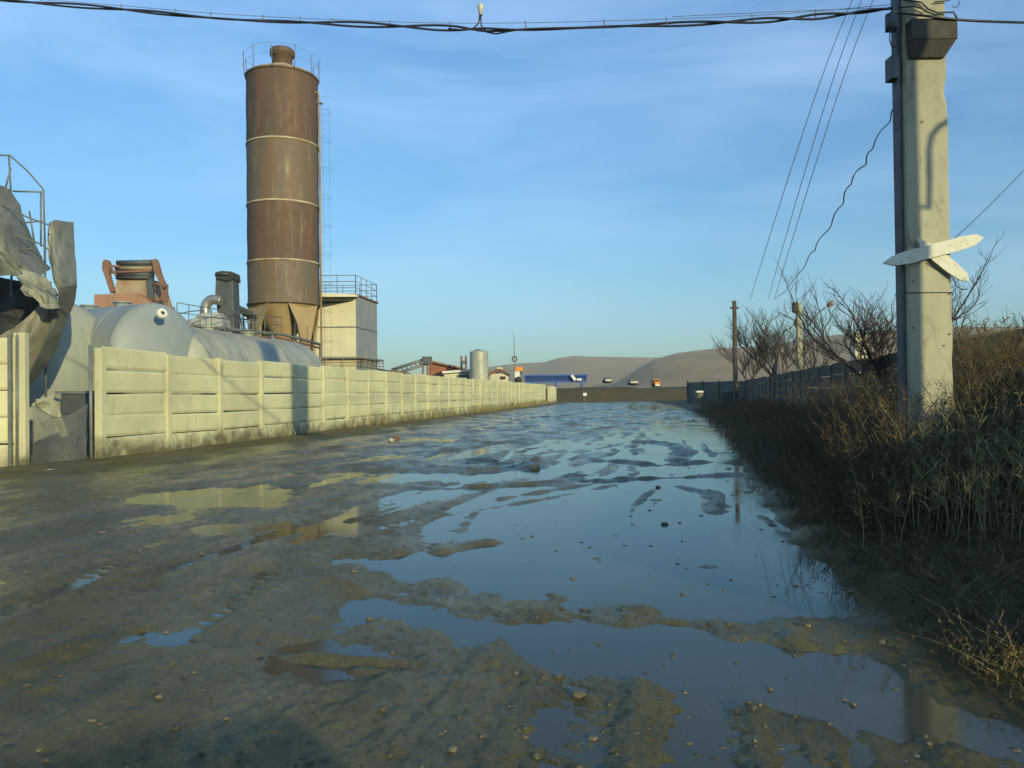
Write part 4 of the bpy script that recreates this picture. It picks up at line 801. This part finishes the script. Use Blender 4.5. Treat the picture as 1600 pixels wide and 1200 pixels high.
for x_ in (xa + 1, (xa + xb) / 2, xb - 1): MB().tube([(x_, 150, zb2), (x_, 150, 0)], .2, 6).build('leg', M['blue'], bl)

# earth bank closing the road's far end, with fence on top
mbk = []; n_ = 90
ex = np.linspace(at(838, 600, 118).x, at(1120, 600, 118).x + 14, n_); V = []
for i_, x_ in enumerate(ex):
    t_ = fbm(np.array([x_ * .25]), np.array([3.0]), 5, .7)[0]; H_ = 2.0 + .45 * t_ - .5 * max(0, (i_ / n_ - .8) * 4)
    for (dy, hh_) in ((-2.2, 0), (-1.4, H_ * .35), (-.7, H_ * .8), (0, H_), (5, H_ * 1.02), (30, H_ * 1.0)): V.append((x_, 118 + dy + .3 * t_, hh_ + .08 * fbm(np.array([x_ * 1.3]), np.array([dy * 1.7]))[0] - (.02 if hh_ == 0 else 0)))
V = np.array(V); Fq = np.array([[i_ * 6 + j_, (i_ + 1) * 6 + j_, (i_ + 1) * 6 + j_ + 1, i_ * 6 + j_ + 1] for i_ in range(n_ - 1) for j_ in range(5)])
tag(np_mesh('earth_bank', V, Fq, mat('bank_dry_grass', (.065, .055, .03), (.05, .045, .025), rough=.95, sc=.35, c3=(.12, .085, .035), bump=.5, bsc=2), True), kind='structure')
def blocky(name, cat, label, px, py, Y, parts, grp=None):
    p = at(px, py, Y); t_ = thing(name, p, label, cat, grp)
    if cat in ('car', 'truck'):
        for sy in (-.45, 1.2): MB().tube([p + Vector((-.6 if cat == 'car' else -.5, sy, .1)), p + Vector((.6 if cat == 'car' else .5, sy, .1))], .28, 10).build('wheel', M['tyre'], t_)
    for nm, off, sz, m_ in parts: MB().box(p + Vector(off), sz).build(nm, M[m_], t_, .05)
    return t_
blocky('parked_truck', 'truck', 'small bright orange truck on top of the far earth bank', 1026, 603, 121, [('cab', (0, 0, .5), (.75, 1.4, .9), 'orangebright'), ('windscreen', (0, -.72, .75), (.6, .04, .3), 'darkin'), ('bumper', (0, -.75, .1), (.75, .2, .25), 'white'), ('cargo_box', (0, 2, .6), (.8, 2.4, .9), 'orangebright')])
blocky('parked_car', 'car', 'white car on the far bank, wide one between the blue gantry and orange truck', 989, 600, 122, [('body', (0, 0, .25), (1.2, 3, .3), 'litter'), ('cabin', (0, .2, .55), (1.1, 1.5, .3), 'darkgrey')])
blocky('parked_car', 'car', 'grey-white car on the far bank nearest the blue gantry', 949, 597, 124, [('body', (0, 0, .25), (.9, 3, .35), 'litter'), ('cabin', (0, .2, .6), (.8, 1.5, .3), 'darkgrey')])
blocky('warning_sign', 'sign', 'small white marker sign at the foot of the far earth bank', 914, 622, 108, [('post', (0, 0, -.15), (.06, .06, 1.3), 'rail'), ('panel', (0, -.05, .5), (.5, .04, .4), 'white')])

# far right gate, pillar, tyre
gt = thing('metal_gate', (at(1100, 600, 84).x, 84, 0), 'dark green sheet-metal gate closing off the far right of the road', 'gate')
ga = at(1074, 600, 84); gb = at(1150, 600, 76); gm = Vector((ga.x, ga.y, 0)); gn = Vector((gb.x, gb.y, 0))
for i_ in range(3):
    a_ = gm.lerp(gn, i_ / 3 + .01); b_ = gm.lerp(gn, (i_ + 1) / 3 - .01); MB().hexa([a_, b_, b_ + Vector((0, .06, 0)), a_ + Vector((0, .06, 0))] + [p + Vector((0, 0, 2.25)) for p in (a_, b_, b_ + Vector((0, .06, 0)), a_ + Vector((0, .06, 0)))]).build('gate_leaf', M['greengate'], gt)
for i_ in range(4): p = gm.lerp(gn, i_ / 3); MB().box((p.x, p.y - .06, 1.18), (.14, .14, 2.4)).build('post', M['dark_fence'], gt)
pp = gr(1093, 634); pc = thing('stone_pillar', (pp.x, pp.y, 0), 'short stone pillar with bright white cap in front of the green gate', 'pillar')
hh_ = at(1093, 612, pp.y).z; MB().lathe((pp.x, pp.y, 0), [(.52, -.05), (.48, .3), (.36, hh_ * .7), (.34, hh_ - .1), (0, hh_ - .1)], 14).build('shaft', M['stone'], pc); MB().box((pp.x, pp.y, hh_), (.62, .6, .16)).build('cap', M['white'], pc, .02)
pp = gr(1138, 641); ty = MB(); ty.lathe((pp.x, pp.y, 0), [(.0, 0), (.40, 0), (.44, .1), (.44, 1.2), (.47, 1.25), (.44, 1.3), (.40, 1.32), (0, 1.25)], 20); tag(ty.build('barrel', M['greengate']), 'dark green barrel standing at the near end of the green gate', 'barrel')

# poles, pillar, figure beyond the right fence
def pole_far(px, top, base, Y, label, wd, extra=None, cat='utility pole'):
    c_ = at(px, base, Y); zt_ = at(px, top, Y).z; t_ = thing('utility_pole', (c_.x, Y, 0), label, cat); octa(MB(), c_.x, Y, -.1, zt_, wd, wd * .8, wd * .8, wd * .65, .03, 8, 6).build('shaft', M['pole'] if extra else M['bark'], t_); return t_, c_, zt_
t_, c_, zt_ = pole_far(1150, 470, 640, 46, 'thin dark pole at the far end of the right fence, leftmost of the three', .26)
MB().box((c_.x, 46, zt_ - .4), (.5, .1, .1)).build('crossarm', M['bark'], t_)
t_, c_, zt_ = pole_far(1250, 473, 600, 43, 'slim concrete lamp pole with a long arm, between the bare trees', .32, 1)
MB().box((c_.x - .2, 43, zt_ - .25), (.26, .26, .55)).build('switch_box', M['darkin'], t_, .02); MB().box((c_.x - .15, 43, zt_ - 1.05), (.16, .2, .35)).build('meter_box', M['darkin'], t_, .02)
la_ = MB().tube(spline([at(1252, 522, 43), at(1262, 508, 43), at(1280, 488, 43), at(1291, 480, 43)], 5), .048, 6).build('lamp_arm', M['rail'], t_)
q = at(1298, 475, 43); MB().lathe(q + Vector((-.2, 0, -.13)), [(.04, 0), (.10, .05), (.13, .2), (.12, .38), (.05, .44), (0, .44)], 12, Vector((.8, 0, .55))).build('lamp_head', M['redbrown'], la_)
MB().lathe(q + Vector((.05, -.03, .0)), [(.0, -.02), (.1, .0), (.11, .1), (0, .14)], 12, Vector((.8, 0, .55))).build('lamp_glass', M['lampglass'], la_)
bp = at(1345, 600, 28.5); ct = thing('brick_chimney', (bp.x, 28.7, 0), 'stubby yellowish brick chimney rising above the right fence', 'chimney')
x0_, x1_ = at(1336, 540, 28.5).x, at(1355, 540, 28.5).x; MB().box(((x0_ + x1_) / 2, 28.7, at(1345, 528, 28.5).z / 2), (x1_ - x0_, .4, at(1345, 528, 28.5).z)).build('shaft', M['cream'], ct, .01); MB().box(((x0_ + x1_) / 2, 28.7, at(1345, 525, 28.5).z), (x1_ - x0_ + .05, .45, .08)).build('cap', M['weld'], ct)
vp = at(1213, 600, 54); zt_ = at(1213, 564, 54).z; MBv = MB(); MBv.lathe((vp.x, 54, 0), [(.28, 0), (.28, zt_ - .7), (.2, zt_ - .3), (.05, zt_), (0, zt_ + .01)], 16); tag(MBv.build('vent_cowl', M['blue'] if 0 else mat('slate_blue_paint', (.04, .05, .09), (.03, .04, .07), rough=.6)), 'small slate-blue pointed cowl just above the right fence beside the slim pole', 'vent')
# low roof of the building behind the near right fence
rb = thing('low_building', (at(1560, 600, 17.5).x, 19, 0), 'low dark-roofed building behind the weeds right of the big pole', 'building')
MB().prism(V3([(1496, 527), (1700, 512), (1700, 600), (1496, 600)], 17.4)[::-1], (0, .5, 0)).build('wall', M['darkgrey'], rb); MB().prism(V3([(1490, 526), (1600, 514), (1710, 507), (1710, 513), (1600, 519), (1490, 531)], 17.2)[::-1], (0, .9, 0)).build('roof', M['darkin'], rb)

# ---------------------------------------------------------------- bare trees
def tree(px, Y, H, label, seed, spread=1.0, lean=0, base_py=None, trunk_h=.25, tr=.09, mxd=4):
    rnd = random.Random(seed); c_ = at(px, 600, Y); root = thing('bare_tree', (c_.x, Y, 0), label, 'tree', 'leafless trees along the right fence')
    tmb = MB(); cmb = MB(); p0 = Vector((c_.x, Y, -.05)); p1 = p0 + Vector((lean * .15, 0, H * trunk_h)); tmb.tube([p0, p0.lerp(p1, .5) + Vector((.03, .02, 0)), p1], [tr, tr * .85, tr * .75], 8)
    def grow(p, d, L_, r_, dep):
        pts = [p]; n_ = 4; q = p; dd2 = d.copy()
        for i_ in range(n_):
            dd2 = (dd2 + Vector((rnd.uniform(-1, 1), rnd.uniform(-1, 1), rnd.uniform(-.6, .9))) * .18).normalized(); q = q + dd2 * L_ / n_; pts.append(q)
        (tmb if dep == 0 else cmb).tube(pts, [r_ * (1 - .45 * i_ / n_) for i_ in range(n_ + 1)], 5 if dep < 2 else 3, cap=False)
        if dep >= mxd or r_ < .002: return
        nb = rnd.choice((2, 3)) if dep else 4
        for k_ in range(nb + 1):
            t_ = .35 + .65 * k_ / nb; b_ = pts[min(n_, int(t_ * n_))]; nd = (dd2 + Vector((rnd.uniform(-1, 1) * spread, rnd.uniform(-1, 1) * spread, rnd.uniform(-.15, .85))) * .75).normalized()
            grow(b_, nd, L_ * rnd.uniform(.55, .78), r_ * .60, dep + 1)
    for k_ in range(3):
        a_ = k_ * 2.1 + rnd.random(); grow(p1, Vector((math.cos(a_) * .6 * spread + lean, math.sin(a_) * .6 * spread, 1)).normalized(), H * .32, tr * .6, 0)
    tmb.build('trunk', M['bark'], root); cmb.build('crown', M['twig'], root); return root
tree(1215, 54, 7.6, 'bare spreading tree between the thin dark pole and the slim lamp pole', 1, 1.1, tr=.15, mxd=5)
tree(1172, 74, 7.4, 'smaller bare tree half behind the thin dark pole', 2, 1.0, tr=.14)
tree(1268, 42, 5.8, 'bare tree directly behind the slim lamp pole', 5, 1.2, mxd=3)
tree(1408, 24, 6.6, 'largest bare bush-like tree, spreading just left of the big concrete pole', 3, 1.3, tr=.13, lean=-.35, trunk_h=.12, mxd=5)
tree(1430, 24, 3.6, 'bare tree mostly hidden behind the big concrete pole', 8, 1.2, lean=-.2, trunk_h=.12, mxd=3)
tree(1508, 21, 2.5, 'low bare twiggy tree just right of the big concrete pole', 9, 1.1, trunk_h=.15)

# ---------------------------------------------------------------- weeds (ribbons)
def ribbons(P, wd, face):
    """P: (N,K,3) centre lines, wd: (N,K) widths, face: (N,3) width direction"""
    N, K, _ = P.shape; a_ = P - face[:, None, :] * wd[..., None] / 2; b_ = P + face[:, None, :] * wd[..., None] / 2
    V = np.stack([a_, b_], 2).reshape(-1, 3); n_, k_ = np.meshgrid(np.arange(N), np.arange(K - 1), indexing='ij'); o_ = n_ * K * 2 + k_ * 2
    return V, np.stack([o_, o_ + 1, o_ + 3, o_ + 2], -1).reshape(-1, 4)
def weeds(xy, hmin, hmax, twigs, wstem, rg, leanx=.18, droop=.25, leafw=.010):
    N = len(xy); K = 6; h_ = rg.uniform(hmin, hmax, N); z0 = height(xy[:, 0], xy[:, 1])[0] - .03; a_ = rg.uniform(0, 2 * np.pi, N); ln = rg.uniform(.2, 1, N) * leanx * h_
    t_ = np.linspace(0, 1, K); P = np.zeros((N, K, 3)); bend = t_[None] ** 1.8
    P[..., 0] = xy[:, :1] + (np.cos(a_) * ln)[:, None] * bend + rg.normal(0, .012, (N, K)); P[..., 1] = xy[:, 1:2] + (np.sin(a_) * ln)[:, None] * bend + rg.normal(0, .012, (N, K)); P[..., 2] = z0[:, None] + h_[:, None] * t_[None] * (1 - droop * .3 * t_[None])
    fa = rg.uniform(-.9, .9, N); face = np.stack([np.cos(fa), np.sin(fa), 0 * fa], -1); wd = wstem * (1 - .65 * t_)[None] * rg.uniform(.6, 1.3, (N, 1))
    V, Fq = ribbons(P, wd, face); Vs = [V]; Fs = [Fq]; off = len(V)
    for k_ in range(twigs):
        ti = rg.uniform(.3, .97, N); idx = ti * (K - 1); i0 = np.minimum(idx.astype(int), K - 2); fr = (idx - i0)[:, None]; ar = np.arange(N); B0 = P[ar, i0] * (1 - fr) + P[ar, i0 + 1] * fr
        q = rg.uniform(0, 2 * np.pi, N); L_ = (rg.uniform(.05, .26, N) * (1.25 - ti)) * h_ * .8; up_ = rg.uniform(.2, 1.4, N); D = np.stack([np.cos(q) * L_, np.sin(q) * L_, up_ * L_], -1)
        T = np.stack([B0, B0 + D * .55, B0 + D + np.array([0, 0, -.02])], 1); w2 = np.stack([np.full(N, leafw * .4), rg.uniform(.3, 1.3, N) * leafw, np.full(N, leafw * .25)], 1)
        fa = rg.uniform(-1.2, 1.2, N); f2 = np.stack([np.cos(fa), np.sin(fa) * .6, rg.uniform(-.8, .8, N)], -1); f2 /= np.linalg.norm(f2, axis=1)[:, None]
        V2, F2 = ribbons(T, w2, f2); Vs.append(V2); Fs.append(F2 + off); off += len(V2)
    return np.vstack(Vs), np.vstack(Fs)
def wallr(Y): return RA.x + (Y - RA.y) * RDV.x / RDV.y
rg = np.random.default_rng(4)
def scatter(n, y0, y1, e0, e1, pw=1.0, clump=0.0):
    out = []
    while sum(len(o_) for o_ in out) < n:
        y_ = y0 + (y1 - y0) * rg.random(n) ** pw; u = rg.random(n); a_ = edge_x(y_) + e0; b_ = np.minimum(wallr(y_) - .15, edge_x(y_) + e1) if e1 else wallr(y_) - .15
        x_ = a_ + (b_ - a_) * u; m = (b_ > a_); 
        if clump: m &= (fbm(x_ * .9 + 31, y_ * .9, 3) > rg.uniform(-1, 1, n) * .5 - clump)
        m &= (np.abs(x_) < np.maximum(y_, .5) * .80 + .5); out.append(np.stack([x_[m], y_[m]], -1))
    return np.vstack(out)[:n]
V1, F1 = weeds(scatter(3600, 6.8, 17, 1.0, 0, 1.15, .3), .35, 1.5, 14, .007, rg, .50, leafw=.008)
V2, F2 = weeds(scatter(2600, 19, 60, .9, 0, 1.1, .3), .2, .75, 8, .012, rg, .3, leafw=.016)
V3_, F3 = weeds(scatter(900, 8.2, 16, 2.2, 0, 1.0, .2), .9, 1.75, 14, .008, rg, .25, leafw=.010)
V4, F4 = weeds(scatter(3600, 7.0, 50, .0, 1.8, 1.4, .0), .08, .5, 10, .008, rg, .5, leafw=.010)
nf = 1300; yf = rg.uniform(8.2, 13, nf); xf = (.56 + rg.random(nf) * .12) * yf; xf = np.minimum(xf, wallr(yf) - .2); V6, F6 = weeds(np.stack([xf, yf], -1), 1.2, 2.15, 14, .008, rg, .35, leafw=.010)
nf = 800; yf = rg.uniform(6.55, 7.6, nf); xf = 2.95 + (7.45 - yf) * .15 + rg.random(nf) * 2.4; V5, F5 = weeds(np.stack([xf, yf], -1), .5, 1.5, 16, .006, rg, .5, leafw=.009)
V4, F4 = np.vstack([V4, V5, V6]), np.vstack([F4, F5 + len(V4), F6 + len(V4) + len(V5)])
V1 = np.vstack([V1, V4]); F1 = np.vstack([F1, F4 + len(V1) - len(V4)])
Vw = np.vstack([V1, V2, V3_]); Fw = np.vstack([F1, F2 + len(V1), F3 + len(V1) + len(V2)])
tag(np_mesh('dry_weeds', Vw, Fw, M['weed']), 'tall tangled brown dead weeds covering the bank along the right fence', 'weeds', kind='stuff')
# clump of a paler species nearest the camera, below the big pole
c_ = gr(1545, 850); cx = np.stack([c_.x + rg.normal(0, .42, 190), c_.y + rg.normal(0, .35, 190)], -1)
c2_ = gr(1590, 840); cx = np.vstack([cx, np.stack([c2_.x + .3 + rg.normal(0, .35, 120), c2_.y + rg.normal(0, .4, 120)], -1)])
V, Fq = weeds(cx, .5, 1.3, 16, .006, rg, .5, leafw=.007); tag(np_mesh('pale_weeds', V, Fq, M['weedpale']), 'paler yellowish dry weeds at the right edge of the view', 'weeds', kind='stuff')
# short grass and leaf litter on the bank
xy = scatter(8000, 2.6, 14, .05, 0, 1.6, .25); V, Fq = weeds(xy, .03, .13, 2, .006, rg, .9, leafw=.008)
xy2 = scatter(5000, 8, 45, .3, 0, 1.6, .2); Va, Fa = weeds(xy2, .06, .3, 2, .010, rg, .9, leafw=.014)
Vb, Fb = weeds(scatter(5200, 3.4, 22, .1, 0, 1.5, .35), .05, .30, 3, .010, rg, 2.2, leafw=.016)
tag(np_mesh('dead_stalks', Vb, Fb, M['weed']), 'flattened dead stalks and leaves lying on the dark bank under the weeds', 'dead stalks', kind='stuff')
tag(np_mesh('bank_grass', np.vstack([V, Va]), np.vstack([Fq, Fa + len(V)]), M['grass']), 'short matted grass and dead leaves on the muddy bank at lower right', 'grass', kind='stuff')
# tufts along the pale fence foot
s_ = rg.uniform(0, 78, 1500) ** 1.0; keep = fbm(s_ * .5, s_ * 0, 3) + (s_ - 18) * .025 > rg.uniform(-.4, .9, len(s_)); s_ = s_[keep]; n_ = rg.gamma(1.2, .16, len(s_)) + .12
xy = np.stack([WA.x + WDIR.x * s_ + WDIR.y * n_, WA.y + WDIR.y * s_ - WDIR.x * n_], -1)
V, Fq = weeds(xy, .1, .75, 6, .018, rg, .3, leafw=.022); tag(np_mesh('fence_weeds', V, Fq, M['weedpale']), 'straw-coloured dry weeds along the foot of the pale left fence', 'weeds', kind='stuff')

# ---------------------------------------------------------------- stones, clods, litter
def rock(mb, c_, r_, rnd, flat_=.6):
    n_ = 7; m_ = 5; V = []; 
    for i_ in range(1, m_):
        for k_ in range(n_):
            a_ = math.pi * i_ / m_; b_ = 2 * math.pi * k_ / n_; q = r_ * (1 + rnd.uniform(-.28, .28)); V.append(Vector(c_) + Vector((q * math.sin(a_) * math.cos(b_), q * math.sin(a_) * math.sin(b_), q * flat_ * math.cos(a_))))
    V += [Vector(c_) + Vector((0, 0, r_ * flat_)), Vector(c_) - Vector((0, 0, r_ * flat_))]; t_ = len(V) - 2
    fs = [(i_ * n_ + k_, (i_ + 1) * n_ + k_, (i_ + 1) * n_ + (k_ + 1) % n_, i_ * n_ + (k_ + 1) % n_) for i_ in range(m_ - 2) for k_ in range(n_)]
    fs += [(t_, k_, (k_ + 1) % n_) for k_ in range(n_)] + [(t_ + 1, (m_ - 2) * n_ + (k_ + 1) % n_, (m_ - 2) * n_ + k_) for k_ in range(n_)]; mb.add(V, fs)
rnd = random.Random(12); mb = MB()
for _ in range(800):
    py = 660 + 560 * rnd.random() ** .8; px = rnd.uniform(-50, 1650)
    if rnd.random() < .45: px = rnd.gauss(1050, 230)
    p = gr(px, py)
    if p.x > edge_x(p.y) + 1.5 or p.x < wall_x(p.y) + .3 and p.y > 14: continue
    r_ = (.0045 + .012 * rnd.random() ** 4) * (1 + p.y * .07); rock(mb, (p.x, p.y, max(gh(p.x, p.y), -.004) + r_ * .05), r_, rnd, rnd.uniform(.35, .7))
tag(mb.build('gravel', M['stone']), 'scattered pebbles and mud clods over the wet road', 'gravel', kind='stuff')
ST = [(478 / 2 + 800, 820, .045, 'knobbly stone poking out of the puddle in the middle distance, right of centre'), (1028, 762, .05, 'dark clod sitting in the far part of the right puddle'), (1332, 1102, .022, 'small sharp stone in the right foreground puddle'), (905, 1092, .035, 'brownish stone lump on the foreground mud ridge'), (1203, 1078, .022, 'greenish pebble in the foreground, left of the sharp one'), (1240, 1025, .018, 'tiny dark stone on the ridge behind the foreground puddle')]
for x_, y_, r_, lab in ST: p = gr(x_, y_); mb = MB(); rock(mb, (p.x, p.y, max(gh(p.x, p.y), 0) + r_ * .1), r_ * .75, rnd, .6); tag(mb.build('stone', M['stone']), lab, 'stone', 'larger stones on the road')
p = gr(835, 733); mb = MB(); rock(mb, (p.x, p.y, .02), .10, rnd, .6); rock(mb, (p.x - .2, p.y + .05, .0), .09, rnd, .5); tag(mb.build('mud_lump', M['mud'] if 0 else mat('orange_clay', (.40, .27, .11), (.30, .21, .10), rough=.9, sc=5)), 'big brown clay lump at the right end of the long narrow puddle', 'clod')
def flake(px, py, w_, h_, m_, lab, cat='litter', nm='litter_sheet', seed=0, lift=.02):
    p = gr(px, py); s_ = p.y / F; n_ = 6; z_ = max(gh(p.x, p.y), 0); rr_ = random.Random(seed); W_, D_ = w_ * s_ / 2, h_ * s_ / 2
    A_ = [Vector((p.x - W_ + 2 * W_ * i_ / n_, p.y - D_ * rr_.uniform(.5, 1.2), z_ + lift + rr_.uniform(0, 1) * W_ * .25)) for i_ in range(n_ + 1)]; B_ = [Vector((a_.x + rr_.uniform(-.2, .2) * W_, p.y + D_ * rr_.uniform(.5, 1.3) * 3, z_ + lift + rr_.uniform(0, 1) * W_ * .4)) for a_ in A_]
    o_ = MB().sheet(A_, B_, 8, 5, 0, W_ * .07, .012, seed).build(nm, m_); o_.name = nm; tag(o_, lab, cat, 'litter on the road'); return o_
flake(806, 657, 22, 5, M['litter'], 'crumpled dirty-white plastic sheet, left piece of the litter on the far road', seed=1)
flake(825, 654, 20, 6, M['litter'], 'largest crumpled white sheet on the far road, beside the black scrap', seed=2)
flake(852, 655, 14, 6, M['tyre'], 'small black scrap right of the white sheets on the far road', seed=3, lift=.05)
flake(793, 667, 9, 3, M['litter'], 'small white scrap lying nearer than the crumpled sheets', seed=4)
flake(936, 622, 10, 3, M['weld'], 'small yellow-white scrap lying far away near the earth bank', seed=6)
flake(500, 694, 7, 4, M['litter'], 'pale scrap beside the end of the shadow on the left mud', seed=7)
flake(78, 741, 8, 5, M['litter'], 'white scrap on the mud in front of the left gap', seed=8)
flake(640, 668, 10, 4, M['litter'], 'pale scrap at the dry verge below the fence middle', seed=9)
for x_, y_, r_, lab, m_ in ((618, 688, .13, 'broken brick lump on the dry mud past the fence shadow', 'redbrown'), (612, 692, .08, 'smaller brick bit left of the broken brick lump', 'litter'), (152, 722, .08, 'pale rubble bit at the foot of the corner post', 'litter'), (183, 718, .07, 'rubble bit right of the corner post foot', 'post')):
    p = gr(x_, y_); mb = MB(); rock(mb, (p.x, p.y, max(gh(p.x, p.y), 0) + r_ * .4), r_, rnd, .75); tag(mb.build('rubble', M[m_]), lab, 'rubble', 'rubble beside the road')
# timber stick in the puddle
p = gr(500, 926); q = gr(1100, 984)
# haze
mb = MB(); mb.box((0, 0, 64), (14000, 14000, 132)); hb = mb.build('haze', None); hm = bpy.data.materials.new('haze_air'); hm.use_nodes = True; ht = hm.node_tree; ht.nodes.clear()
ho_ = ht.nodes.new('ShaderNodeOutputMaterial'); pv = ht.nodes.new('ShaderNodeVolumePrincipled'); pv.inputs['Color'].default_value = (.80, .83, .78, 1); pv.inputs['Density'].default_value = .00025; ht.links.new(pv.outputs[0], ho_.inputs['Volume'])
hb.data.materials.append(hm); tag(hb, 'thin winter haze over the yard and hills', 'haze', kind='stuff')
print('objects', len(bpy.data.objects))
